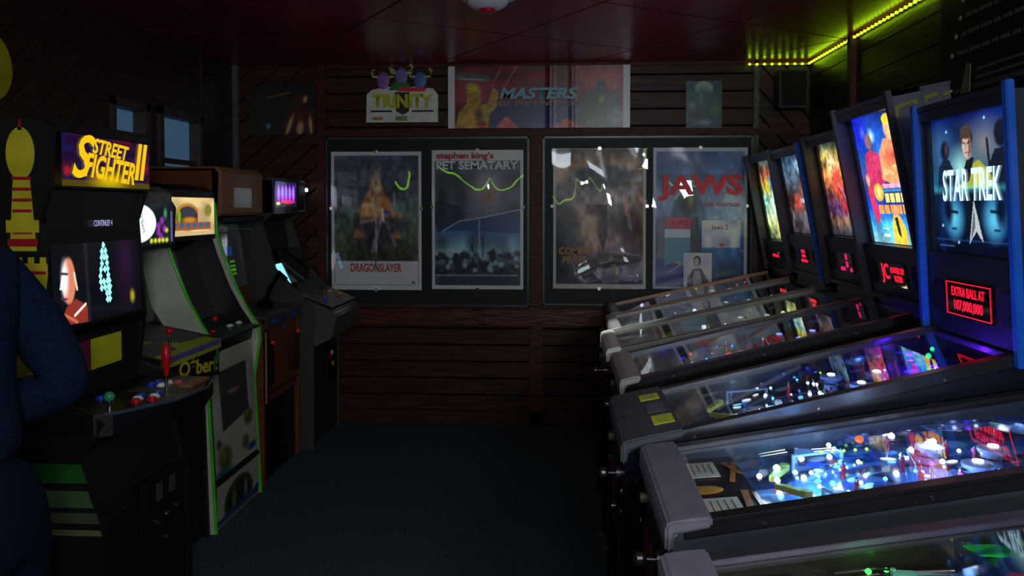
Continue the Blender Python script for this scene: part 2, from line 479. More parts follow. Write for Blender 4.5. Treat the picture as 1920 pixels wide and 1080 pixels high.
# lamps and light string at the far end of the room behind the camera (they show in the glossy posters)
t = thing('pendant_lamp', 'small bare bulb hanging from the ceiling, seen mirrored in the posters', 'lamp', (0.55, -1.0, 2.30))
MB().lathe((0, 0, 0), [(0.0, -0.06), (0.035, -0.05), (0.05, -0.01), (0.035, 0.03), (0.015, 0.05)]).build('bulb', emis('bulb_white', (255, 250, 240), 30), t, smooth=True)
MB().cyl((0, 0, 0.05), (0, 0, ZC - 2.30), 0.006).build('cord', BLACK, t)
t = thing('pendant_lamp', 'second small bulb further left, seen mirrored in the posters', 'lamp', (-1.0, -1.6, 2.2))
MB().lathe((0, 0, 0), [(0.0, -0.06), (0.03, -0.05), (0.045, -0.01), (0.03, 0.03), (0.015, 0.05)]).build('bulb', emis('bulb_white', (255, 250, 240), 30), t, smooth=True)
MB().cyl((0, 0, 0.05), (0, 0, ZC - 2.20), 0.006).build('cord', BLACK, t)
t = thing('rope_light', 'green rope light sagging on the wall behind, seen mirrored in the posters', 'light strip', (0, YF + 0.03, 2.3))
pts = []
for k in range(61):
    x = -2.3 + 4.0 * k / 60; ph = (x + 2.3) % 1.34 / 1.34
    pts.append((x, 0, 0.16 - 0.34 * 4 * ph * (1 - ph)))
MB().tube(pts, 0.014, 6).build('rope', emis('rope_green', (170, 255, 30), 7), t)

# ceiling fixture
cf = thing('smoke_detector', 'round white ceiling unit at the top edge of the photo', 'detector', (-0.36, 4.08, ZC))
MB().lathe((0, 0, 0), [(0.14, 0), (0.14, -0.02), (0.12, -0.03)], 28).build('base', WHITEP, cf, smooth=True)
MB().lathe((0, 0, 0), [(0.10, -0.035), (0.10, -0.05), (0.07, -0.07), (0.03, -0.075)], 28).build('cover', WHITEP, cf, smooth=True)
MB().lathe((0, 0, 0), [(0.04, -0.075), (0.035, -0.09), (0.01, -0.095)], 18).build('indicator', RED, cf, smooth=True)

# ================================================================== display boards and posters on the back wall
m_board = mat('dark_green_backboard', (26, 33, 32), 0.5, noise=(3, 0.15, (1, 1, 1)), spec=0.25)
m_boardedge = mat('grey_board_edge', (70, 74, 78), 0.35, 0.6)
def board(x0, x1, z0, z1, label):
    t = thing('display_board', label, 'display board', ((x0 + x1) / 2, 6.035, z0), group=None)
    w = (x1 - x0) / 2; h = z1 - z0
    MB().box(-w, w, -0.022, 0.0, 0, h).build('panel', m_board, t)
    e = MB()
    for q in ((-w, w, 0, 0.014), (-w, w, h - 0.014, h), (-w, -w + 0.014, 0, h), (w - 0.014, w, 0, h)):
        e.box(q[0], q[1], -0.032, -0.0, q[2], q[3])
    e.build('edge_frame', m_boardedge, t, bevel=0.002)
board(-1.733, -0.225, 0.872, 2.12, 'dark board behind the two left movie posters')
board(-0.126, 1.383, 0.885, 2.12, 'dark board behind the two right movie posters')

PY0 = 6.0
def at_wall(x, z, d=0.0, rot=0.0):
    return Matrix.Translation((x, d, z)) @ Matrix.Rotation(R(rot), 4, 'Y') @ FRONT

def poster(name, cat, x, z, w, h, cv, label, bul=(0.006, 0, 0), clips=True, sleeve=True, group=None, y=PY0, border=None, rot=0.0):
    t = thing(name, label, cat, (x, y, z), group=group)
    def bf(X, Y):
        return 0.004 + bul[0] * (1 - (2 * X / w) ** 2) * (1 - (2 * Y / h) ** 2) + bul[1] * np.sin(X / w * 9 + 4 * Y / h)
    cv.a = np.clip(((cv.a - 0.06) * 1.55), 0.02, 0.92)
    cv.mesh('print', at_wall(0, 0, 0, rot), art_mat(0, 0.4), t, bf)
    if sleeve:
        s = Cv(w * 1.01, h * 1.008, 36)
        s.mesh('clear_sleeve', at_wall(0, 0, -0.003, rot), SLEEVE, t, lambda X, Y: bf(X * 0.99, Y * 0.99) + 0.0)
    if clips:
        for cx, cz in ((0, h / 2), (-w / 2, 0.09 * h), (w / 2, 0.09 * h), (0, -h / 2)):
            MB().box(cx - 0.011, cx + 0.011, -0.016, 0.002, cz - 0.011, cz + 0.011).build('clip', CHROME, t, bevel=0.002)
    return t

PW, PH = 0.672, 1.02
# poster 1: pale sheet with a dark picture, red fantasy lettering below
c = Cv(PW, PH, 110, (168, 172, 168))
c.rect(0.035, 0.035, 0.965, 0.79, (52, 60, 68))
k = (c.u > 0.035) & (c.u < 0.965) & (c.v > 0.03) & (c.v < 0.79)
g = Cv(PW, PH, 110).grad([(0, (62, 68, 86)), (0.25, (66, 70, 84)), (0.4, (72, 90, 86)), (0.6, (84, 96, 76)), (0.79, (60, 62, 44))]).noise(7, 0.3, 3)
g.poly([(0.5, 0.17), (0.70, 0.42), (0.80, 0.47), (0.76, 0.62), (0.25, 0.62), (0.30, 0.44)], (176, 110, 62), 0.85)
g.ell(0.50, 0.27, 0.05, 0.12, (206, 170, 140), 0.9, 0, 0.8)
g.ell(0.38, 0.52, 0.14, 0.05, (64, 62, 70), 0.4); g.ell(0.68, 0.53, 0.18, 0.06, (60, 58, 66), 0.4)
g.ell(0.5, 0.62, 0.17, 0.12, (58, 54, 56), 0.5)
g.line((0.5, 0.2), (0.5, 0.74), 0.006, (150, 130, 120)); g.line((0.56, 0.48), (0.46, 0.72), 0.014, (110, 105, 112)); g.line((0.6, 0.5), (0.72, 0.68), 0.012, (100, 96, 104))
g.ell(0.62, 0.44, 0.05, 0.018, (84, 84, 130), 0.3)
g.noise(26, 0.3, 9)
for i in range(13): g.line((0.07, 0.15 + i * 0.015), (0.07 + 0.12 + 0.10 * ((i * 37) % 7) / 7, 0.15 + i * 0.015), 0.0025, (150, 150, 156), 0.8)
c.a[k] = g.a[k]
for e in ((0.03, 0.0), ): pass
c.lines([(0.035, 0.033), (0.965, 0.033), (0.965, 0.962), (0.035, 0.962), (0.035, 0.033)], 0.0015, (90, 92, 92))
c.ell(0.91, 0.945, 0.02, 0.008, (60, 60, 60))
c.line((0.49, 0.78), (0.50, 0.85), 0.004, (50, 46, 46))
p1 = poster('movie_poster', 'poster', -1.354, 1.503, PW, PH, c, 'movie poster with pale border and small red title under a dark picture, leftmost of four', (0.010, 0.0015))
text('title', 'DRAGONSLAYER', at_wall(0, -0.345, -0.020), 0.38, 0.062, mat('dull_red_ink', (190, 36, 30), 0.5), p1, 0.0, 0.02)

# poster 2
c = Cv(PW, PH, 110, (176, 180, 178)); k = (c.u > 0.03) & (c.u < 0.97) & (c.v > 0.075) & (c.v < 0.975)
g = Cv(PW, PH, 110).grad([(0, (70, 82, 96)), (0.3, (74, 78, 88)), (0.45, (60, 64, 84)), (0.6, (66, 92, 122)), (0.72, (120, 150, 160)), (0.80, (86, 108, 118)), (0.86, (40, 48, 60)), (1, (52, 58, 70))]).noise(9, 0.35, 5)
g.ell(0.60, 0.30, 0.22, 0.20, (150, 142, 146), 0.5, 0, 0.55); g.ell(0.62, 0.33, 0.10, 0.06, (120, 96, 80), 0.4, 0, 0.6)
g.poly([(0.03, 0.36), (0.3, 0.40), (0.36, 0.50), (0.15, 0.57), (0.03, 0.60)], (36, 40, 64), 0.8)
g.poly([(0.10, 0.58), (0.30, 0.51), (0.60, 0.48), (0.97, 0.42), (0.97, 0.60), (0.45, 0.58)], (40, 62, 100), 0.75)
g.lines([(0.12, 0.58), (0.3, 0.51), (0.55, 0.485), (0.97, 0.425)], 0.003, (170, 180, 190))
g.line((0.52, 0.50), (0.52, 0.80), 0.004, (150, 170, 180), 0.8); g.line((0.44, 0.68), (0.46, 0.84), 0.006, (30, 34, 40)); g.line((0.56, 0.62), (0.56, 0.84), 0.004, (34, 40, 50)); g.ell(0.67, 0.75, 0.025, 0.04, (30, 36, 46), 0.3)
rr = random.Random(4)
for i in range(70):
    g.ell(0.05 + 0.9 * rr.random(), 0.74 + 0.12 * rr.random() , 0.02 + 0.03 * rr.random(), 0.012 + 0.012 * rr.random(), rr.choice([(34, 42, 54), (52, 66, 80), (130, 150, 158), (28, 34, 46)]), 0.3, rr.random() * 90, 0.8)
g.rect(0.03, 0.905, 0.97, 0.975, (48, 58, 76))
for i in range(9): g.line((0.05 + i * 0.10, 0.90), (0.05 + i * 0.10 + 0.085, 0.90), 0.004, (180, 185, 190), 0.8)
c.a[k] = g.a[k]
p2 = poster('movie_poster', 'poster', -0.604, 1.512, PW * 1.0, PH, c, 'movie poster with red and white title lines at the top over a blue-grey night scene', (0.008, 0.001))
text('author_line', "stephen king's", at_wall(-0.09, 0.464, -0.020), 0.42, 0.062, mat('dull_red_ink'), p2, 0, 0.03)
text('title', 'PET SEMATARY', at_wall(0.0, 0.398, -0.020), 0.60, 0.062, mat('pale_ink', (235, 238, 235), 0.5), p2, 0, 0.03)

# poster 3
c = Cv(PW, PH, 110, (158, 156, 150)); k = (c.u > 0.03) & (c.u < 0.97) & (c.v > 0.0) & (c.v < 0.965)
g = Cv(PW, PH, 110).grad([(0, (96, 92, 88)), (0.12, (150, 124, 100)), (0.3, (110, 100, 100)), (0.6, (150, 120, 108)), (0.8, (78, 70, 76)), (1, (60, 58, 74))]).noise(6, 0.4, 11)
g.ell(0.52, 0.19, 0.34, 0.075, (78, 84, 94), 0.3); g.ell(0.52, 0.25, 0.24, 0.03, (50, 54, 62), 0.5)
g.ell(0.45, 0.35, 0.40, 0.10, (160, 152, 154), 0.6, 12, 0.75)
g.poly([(0.36, 0.40), (0.58, 0.40), (0.585, 0.60), (0.55, 0.70), (0.54, 0.78), (0.53, 0.70), (0.47, 0.60)], (70, 70, 78), 0.95)
g.ell(0.42, 0.55, 0.10, 0.16, (186, 156, 136), 0.5, 0, 0.6)
g.ell(0.10, 0.72, 0.18, 0.24, (42, 48, 54), 0.4, 10, 0.95); g.ell(0.80, 0.58, 0.20, 0.12, (62, 58, 64), 0.6, 0, 0.7)
g.line((0.58, 0.73), (0.92, 0.76), 0.006, (150, 150, 156), 0.6); g.line((0.58, 0.78), (0.80, 0.80), 0.005, (130, 130, 136), 0.6)
g.poly([(0.42, 0.88), (0.97, 0.80), (0.97, 0.93), (0.55, 0.965)], (146, 142, 160), 0.6)
g.noise(22, 0.2, 13)
c.a[k] = g.a[k]
p3 = poster('movie_poster', 'poster', 0.286, 1.52, PW * 1.02, PH, c, 'movie poster of a grey disc over brown clouds with orange words at lower left', (0.018, 0.006))
text('title', 'COME &\nPEACE', at_wall(-0.175, -0.265, -0.030), 0.24, 0.12, mat('orange_ink', (188, 128, 66), 0.5), p3, 0, 0.03)

# poster 4: red capitals over the sea, three smaller pictures pinned on it
c = Cv(PW, PH, 110, (150, 156, 168)); k = (c.u > 0.03) & (c.u < 0.97) & (c.v > 0.03) & (c.v < 0.965)
g = Cv(PW, PH, 110).grad([(0, (66, 86, 128)), (0.2, (84, 104, 142)), (0.35, (126, 136, 164)), (0.5, (120, 140, 176)), (0.6, (60, 92, 140)), (1, (34, 56, 84))]).noise(6, 0.2, 17)
g.poly([(0.20, 0.50), (0.22, 0.38), (0.30, 0.25), (0.36, 0.17), (0.44, 0.25), (0.52, 0.38), (0.54, 0.52)], (84, 104, 116), 0.95)
g.ell(0.37, 0.37, 0.09, 0.10, (44, 50, 50), 0.4); g.ell(0.40, 0.36, 0.03, 0.06, (120, 116, 60), 0.6)
g.lines([(0.24, 0.36), (0.34, 0.26), (0.52, 0.28)], 0.006, (170, 180, 190)); 
g.noise(24, 0.12, 19)
c.a[k] = g.a[k]
p4 = poster('movie_poster', 'poster', 1.008, 1.523, PW, PH, c, 'blue movie poster with big red capitals, rightmost of the four', (0.012, 0.004))
RINK = mat('bright_red_ink', (235, 40, 46), 0.45)
text('title', 'JAWS', at_wall(0.0, 0.222, -0.023), 0.60, 0.19, RINK, p4, 0, 0.035)
text('subtitle', 'THE REVENGE', at_wall(0.155, 0.10, -0.024), 0.27, 0.026, RINK, p4, 0, 0.0)
# small pictures pinned on it
def pinned(name, label, x, z, w, h, cv, depth):
    t = thing(name, label, 'picture', (x, PY0 - 0.024 - depth, z))
    cv.a = np.clip(((cv.a - 0.06) * 1.5), 0.02, 0.92)
    cv.mesh('print', at_wall(0, 0, 0), art_mat(0, 0.3), t)
    MB().box(-w / 2, w / 2, 0.001, 0.004, -h / 2, h / 2).build('backing', WHITEP, t)
    return t
c = Cv(0.30, 0.50, 60, (52, 50, 54)); c.rect(0, 0.6, 0.97, 1, (36, 44, 96)); c.noise(7, 0.4, 4)
c.rect(0.24, 0.02, 0.80, 0.17, (166, 34, 56)); c.rect(0.20, 0.18, 0.80, 0.30, (150, 158, 186)); c.rect(0.20, 0.30, 0.80, 0.72, (70, 112, 132))
c.ell(0.5, 0.70, 0.09, 0.06, (120, 140, 80), 0.3); c.poly([(0, 0.75), (0.4, 0.66), (1, 0.78), (1, 1), (0, 1)], (34, 40, 100))
c.line((0.55, 0.70), (0.3, 0.80), 0.006, (170, 160, 190)); c.ell(0.6, 0.9, 0.2, 0.02, (80, 96, 140), 0.8)
pj = pinned('film_picture', 'small dark picture of a teal sea under a red heading, pinned on the blue poster', 0.845, 1.285, 0.30, 0.50, c, 0.002)
text('heading', 'JAWS', at_wall(0.005, 0.200, -0.002), 0.15, 0.055, mat('dark_red_ink', (110, 20, 34), 0.4), pj)
c = Cv(0.275, 0.48, 60).grad([(0, (160, 160, 182)), (0.40, (150, 154, 178)), (0.42, (60, 96, 140)), (0.55, (56, 88, 130)), (0.8, (48, 66, 84)), (1, (30, 44, 70))]).noise(6, 0.2, 8)
c.ell(0.52, 0.37, 0.07, 0.025, (170, 50, 70), 0.3)
pj = pinned('film_picture', 'small picture with a sea horizon and a red figure, pinned right on the blue poster', 1.155, 1.27, 0.275, 0.48, c, 0.002)
text('heading', 'Jaws 2', at_wall(-0.01, 0.185, -0.002), 0.12, 0.045, mat('maroon_ink', (130, 36, 60), 0.4), pj)
c = Cv(0.20, 0.28, 60, (162, 160, 176)); c.noise(4, 0.1, 2)
c.ell(0.48, 0.20, 0.13, 0.13, (50, 46, 52), 0.1); c.ell(0.46, 0.23, 0.09, 0.10, (150, 138, 136), 0.15)
c.poly([(0.10, 0.98), (0.16, 0.62), (0.34, 0.42), (0.62, 0.40), (0.74, 0.55), (0.88, 0.72), (0.92, 0.90), (0.70, 0.98)], (74, 70, 74))
c.poly([(0.36, 0.46), (0.58, 0.44), (0.66, 0.86), (0.34, 0.90)], (134, 134, 140)); c.rect(0, 0, 1, 0.015, (190, 190, 200)); c.rect(0, 0, 0.02, 1, (190, 190, 200)); c.rect(0.98, 0, 1, 1, (190, 190, 200))
pinned('photo_print', 'small portrait print of a person in a jacket, pinned low on the blue poster', 0.99, 1.135, 0.20, 0.28, c, 0.008)

# banner
BW, BH = 1.324, 0.452
c = Cv(BW, BH, 230, (96, 20, 34)); c.noise(6, 0.35, 21)
c.poly([(0.22, 0.65), (0.36, 0.62), (0.78, 0.62), (0.74, 1), (0.24, 1)], (34, 40, 88))
c.poly([(0.26, 1.0), (0.32, 0.80), (0.40, 1.0)], (176, 80, 84)); c.poly([(0.57, 1.0), (0.66, 0.84), (0.74, 1.0)], (170, 84, 62))
c.ell(0.12, 0.35, 0.09, 0.30, (160, 120, 130), 0.8, 0, 0.5); c.ell(0.86, 0.2, 0.12, 0.2, (170, 84, 50), 0.9, 0, 0.8)
for a, b in (((0.30, 0.0), (0.24, 0.34)), ((0.38, 0.0), (0.30, 0.4)), ((0.71, 0.0), (0.78, 0.4)), ((0.98, 0.05), (0.90, 0.4))): c.line(a, b, 0.012, (176, 110, 118), 0.7)
# plain tan and olive rock-like shapes in place of the two figures
c.poly([(0.04, 1), (0.06, 0.74), (0.10, 0.62), (0.11, 0.40), (0.14, 0.30), (0.18, 0.40), (0.18, 0.62), (0.22, 0.60), (0.25, 0.35), (0.28, 0.40), (0.27, 0.66), (0.23, 0.78), (0.22, 1)], (150, 120, 52))
c.ell(0.115, 0.9, 0.035, 0.15, (176, 146, 66), 0.4); c.ell(0.14, 0.36, 0.035, 0.09, (170, 150, 50), 0.4); c.ell(0.17, 0.78, 0.02, 0.1, (96, 64, 36), 0.5); c.ell(0.19, 0.94, 0.02, 0.06, (150, 34, 34), 0.3)
c.line((0.05, 0.14), (0.22, 0.20), 0.05, (78, 92, 86)); c.line((0.05, 0.2), (0.2, 0.22), 0.012, (140, 146, 140))
c.poly([(0.71, 1), (0.73, 0.55), (0.77, 0.40), (0.80, 0.44), (0.83, 0.24), (0.86, 0.26), (0.88, 0.50), (0.92, 0.42), (0.95, 0.5), (0.95, 1)], (52, 60, 34))
c.ell(0.845, 0.40, 0.028, 0.16, (34, 36, 40), 0.3); c.ell(0.845, 0.54, 0.018, 0.08, (120, 134, 60), 0.5); c.ell(0.93, 0.8, 0.03, 0.12, (130, 136, 150), 0.8); c.line((0.76, 0.92), (0.92, 0.80), 0.014, (120, 116, 110))
c.noise(40, 0.15, 23)
c.rect(0, 0, 0.036, 1, (196, 202, 194)); c.rect(0.964, 0, 1, 1, (196, 202, 194))
ban = thing('vinyl_banner', 'wide red and blue banner with white ends, under the ceiling in the middle', 'banner', (-0.158, 6.01, 2.407))
def bwave(X, Y):
    return 0.006 + 0.0045 * np.exp(-((X - 0.085) / 0.022) ** 2) + 0.003 * np.exp(-((X - 0.245) / 0.018) ** 2) + 0.0004 * np.sin(X * 9)
c.a = np.clip((c.a - 0.04) * 1.35, 0.02, 0.92)
c.mesh('print', at_wall(0, 0, 0), art_mat(0, 0.3, 0.12), ban, bwave)
BLT = mat('pale_blue_ink', (120, 176, 190), 0.35)
text('title', 'MASTERS', at_wall(0.0, 0.022, -0.028), 0.57, 0.085, BLT, ban, 0.25, 0.04)
text('subtitle', 'OF THE UNIVERSE', at_wall(0.0, -0.05, -0.028), 0.58, 0.036, mat('grey_ink', (150, 156, 170), 0.4), ban, 0.2, 0.0)

# die-cut sign with three horned heads
tr = thing('die_cut_sign', 'white cut-out sign with yellow capitals and three horned heads', 'sign', (-1.166, 6.03, 2.23))
b = MB(FRONT); 
MB().prism([(-0.265, 0), (0.27, 0.0), (0.27, 0.20), (0.235, 0.245), (0.1, 0.26), (-0.1, 0.26), (-0.22, 0.24), (-0.26, 0.205)], -0.012, -0.002, 'y').build('plate', mat('sign_white', (228, 230, 216), 0.5), tr)
for sx, colr, hz in ((-0.135, (150, 96, 170), 0.0), (0.0, (128, 110, 176), 0.03), (0.14, (78, 120, 180), 0.0)):
    hd = MB().ball((sx, -0.016, 0.305 + hz), 0.05, 14, (0.95, 0.16, 1.25)).build('horned_head', mat('head_%d' % colr[0], colr, 0.5), tr, smooth=True)
    for q in (-1, 1):
        MB().tube([(sx + q * 0.035, -0.016, 0.33 + hz), (sx + q * 0.075, -0.016, 0.335 + hz), (sx + q * 0.085, -0.016, 0.37 + hz), (sx + q * 0.065, -0.016, 0.39 + hz)], 0.011, 8).build('horn', mat('horn_cream', (190, 180, 120), 0.5), hd, smooth=True)
MB().prism([(-0.10, 0.235), (0.09, 0.235), (0.05, 0.29), (-0.05, 0.29)], -0.024, -0.012, 'y').build('green_collar', mat('green_ink', (40, 120, 50), 0.5), tr)
MB().prism([(-0.03, 0.225), (0.17, 0.225), (0.19, 0.25), (0.0, 0.255)], -0.026, -0.014, 'y').build('red_ribbon', mat('bright_red_ink'), tr)
MB().prism([(-0.05, 0.22), (0.06, 0.22), (0.055, 0.08), (0.01, 0.055), (-0.04, 0.08)], -0.016, -0.012, 'y').build('shield', mat('shield_dark', (44, 18, 22), 0.5), tr)
MB().prism([(-0.045, 0.01), (0.04, 0.01), (0.04, 0.045), (-0.045, 0.045)], -0.015, -0.012, 'y').build('green_patch', mat('lime_ink', (120, 160, 60), 0.5), tr)
MB().ball((-0.18, -0.012, 0.028), 0.02, 12, (2.2, 0.15, 0.7)).build('orange_mark', mat('orange_ink'), tr)
text('title', 'TRINITY', Matrix.Translation((0.01, -0.019, 0.155)) @ FRONT, 0.45, 0.10, mat('yellow_ink', (206, 200, 30), 0.45), tr, 0, 0.05)
for sx in (-0.15, 0.155):
    MB().box(sx - 0.08, sx + 0.08, -0.0135, -0.012, 0.075, 0.088).build('fine_print', BLACK, tr)

# moon card on the right
c = Cv(0.256, 0.35, 60).grad([(0, (30, 64, 84)), (0.3, (30, 80, 88)), (0.6, (34, 70, 66)), (0.8, (30, 60, 80)), (1, (16, 26, 60))]).noise(7, 0.4, 31)
c.ell(0.5, 0.15, 0.26, 0.15, (176, 196, 180), 0.15); c.ell(0.5, 0.40, 0.24, 0.24, (50, 86, 84), 0.4); c.ell(0.42, 0.36, 0.06, 0.12, (110, 140, 126), 0.5)
c.ell(0.18, 0.50, 0.12, 0.09, (140, 160, 166), 0.6); c.ell(0.5, 0.85, 0.26, 0.06, (130, 160, 180), 0.6); c.ell(0.8, 0.62, 0.12, 0.1, (60, 120, 70), 0.7)
sw = thing('art_card', 'small blue-green card with a pale moon, high on the wall right of the banner', 'picture', (1.036, 6.03, 2.36))
c.mesh('print', at_wall(0, -0.02, -0.004), art_mat(0, 0.35), sw)
MB().box(-0.128, 0.128, -0.003, 0, -0.195, 0.155).build('backing', BLACK, sw)
# flame poster at the left
c = Cv(0.50, 0.37, 90, (26, 16, 18)); c.noise(6, 0.4, 5)
for (x, y, rx, ry, ro) in ((0.62, 0.72, 0.035, 0.30, 20), (0.76, 0.80, 0.045, 0.26, 12), (0.92, 0.78, 0.035, 0.22, -5), (0.83, 0.30, 0.04, 0.08, 0)):
    c.ell(x, y, rx * 2.2, ry * 1.2, (110, 24, 26), 0.6, ro, 0.9)
for (x, y, rx, ry, ro) in ((0.60, 0.82, 0.03, 0.22, 20), (0.76, 0.88, 0.05, 0.14, 8), (0.92, 0.82, 0.025, 0.18, -5), (0.84, 0.30, 0.03, 0.07, 15)):
    c.ell(x, y, rx, ry, (200, 176, 116), 0.4, ro, 1)
c.line((0.28, 0.26), (0.60, 0.16), 0.02, (150, 100, 50), 0.7); c.ell(0.28, 0.83, 0.03, 0.06, (120, 150, 180), 0.6)
fp = thing('flame_poster', 'dark poster with cream and red flames at the left end of the back wall', 'poster', (-2.06, 6.03, 2.33))
c.mesh('print', at_wall(0, 0, -0.006), art_mat(0, 0.35), fp)
MB().box(-0.25, 0.25, -0.004, 0, -0.185, 0.185).build('backing', BLACK, fp)
# box speaker high on the right of the back wall
sp = thing('wall_speaker', 'dark box speaker mounted in the upper right corner', 'speaker', (1.63, 6.03, 2.30))
MB().box(-0.10, 0.10, -0.16, 0, 0, 0.27).build('enclosure', mat('speaker_dark_wood', (38, 36, 26), 0.5), sp, bevel=0.006)
MB().box(-0.085, 0.085, -0.17, -0.158, 0.015, 0.255).build('grille', mat('speaker_cloth', (26, 28, 22), 0.9, bump=(300, 0.5)), sp)

# rules board on the right wall
rb = thing('rules_board', 'black board with white bullet lines on the right wall', 'sign', (XR - 0.014, 3.25, 2.13))
MB().box(-0.015, 0, -0.80, 0.72, 0, 0.47).build('board', mat('rules_black', (10, 10, 11), 0.5), rb)
MB().box(-0.022, 0, -0.80, 0.76, -0.022, 0).build('lower_edge', mat('rules_edge', (74, 72, 66), 0.5), rb)
WI = mat('chalk_white', (170, 170, 172), 0.6)
for k, (yy, zz) in enumerate(((0.60, 0.155), (0.565, 0.235), (0.53, 0.31), (0.505, 0.385))):
    MB().cyl((-0.016, yy, zz), (-0.019, yy, zz), 0.011).build('bullet', WI, rb)
    rr = random.Random(k); y = yy - 0.05
    ln = MB()
    while y > -0.6:
        w = 0.03 + 0.07 * rr.random(); ln.box(-0.0175, -0.016, y - w, y, zz - 0.009, zz + 0.009); y -= w + 0.02
    ln.build('text_line', mat('chalk_grey', (88, 88, 90), 0.6), rb)
for zz in (0.02, 0.055):
    MB().box(-0.0175, -0.016, -0.7, 0.38, zz, zz + 0.012).build('text_line', mat('chalk_grey'), rb)
tg = thing('paper_tag', 'small pale paper tag leaning at the lower left of the rules board', 'tag', (XR - 0.035, 3.70, 2.10))
MB().prism([(-0.03, 0), (0.05, 0.0), (0.0, 0.13), (-0.035, 0.12)], -0.004, 0.0, 'x').build('paper', mat('tag_paper', (120, 116, 90), 0.7), tg)

# round yellow sign on the left wall
rs = thing('round_sign', 'round yellow sign with a red bolt on the left wall, above the castle artwork', 'sign', (XL + 0.014, 3.35, 2.20))
MB().cyl((0.0, 0, 0), (0.02, 0, 0), 0.15, n=32).build('disc', mat('sign_yellow', (170, 160, 20), 0.5), rs)
MB().prism([(-0.02, 0.10), (0.06, 0.09), (0.03, 0.01), (0.06, 0.0), (-0.01, -0.11), (0.0, -0.02), (-0.04, -0.02)], 0.02, 0.024, 'x').build('bolt', mat('sign_red', (150, 20, 20), 0.5), rs)

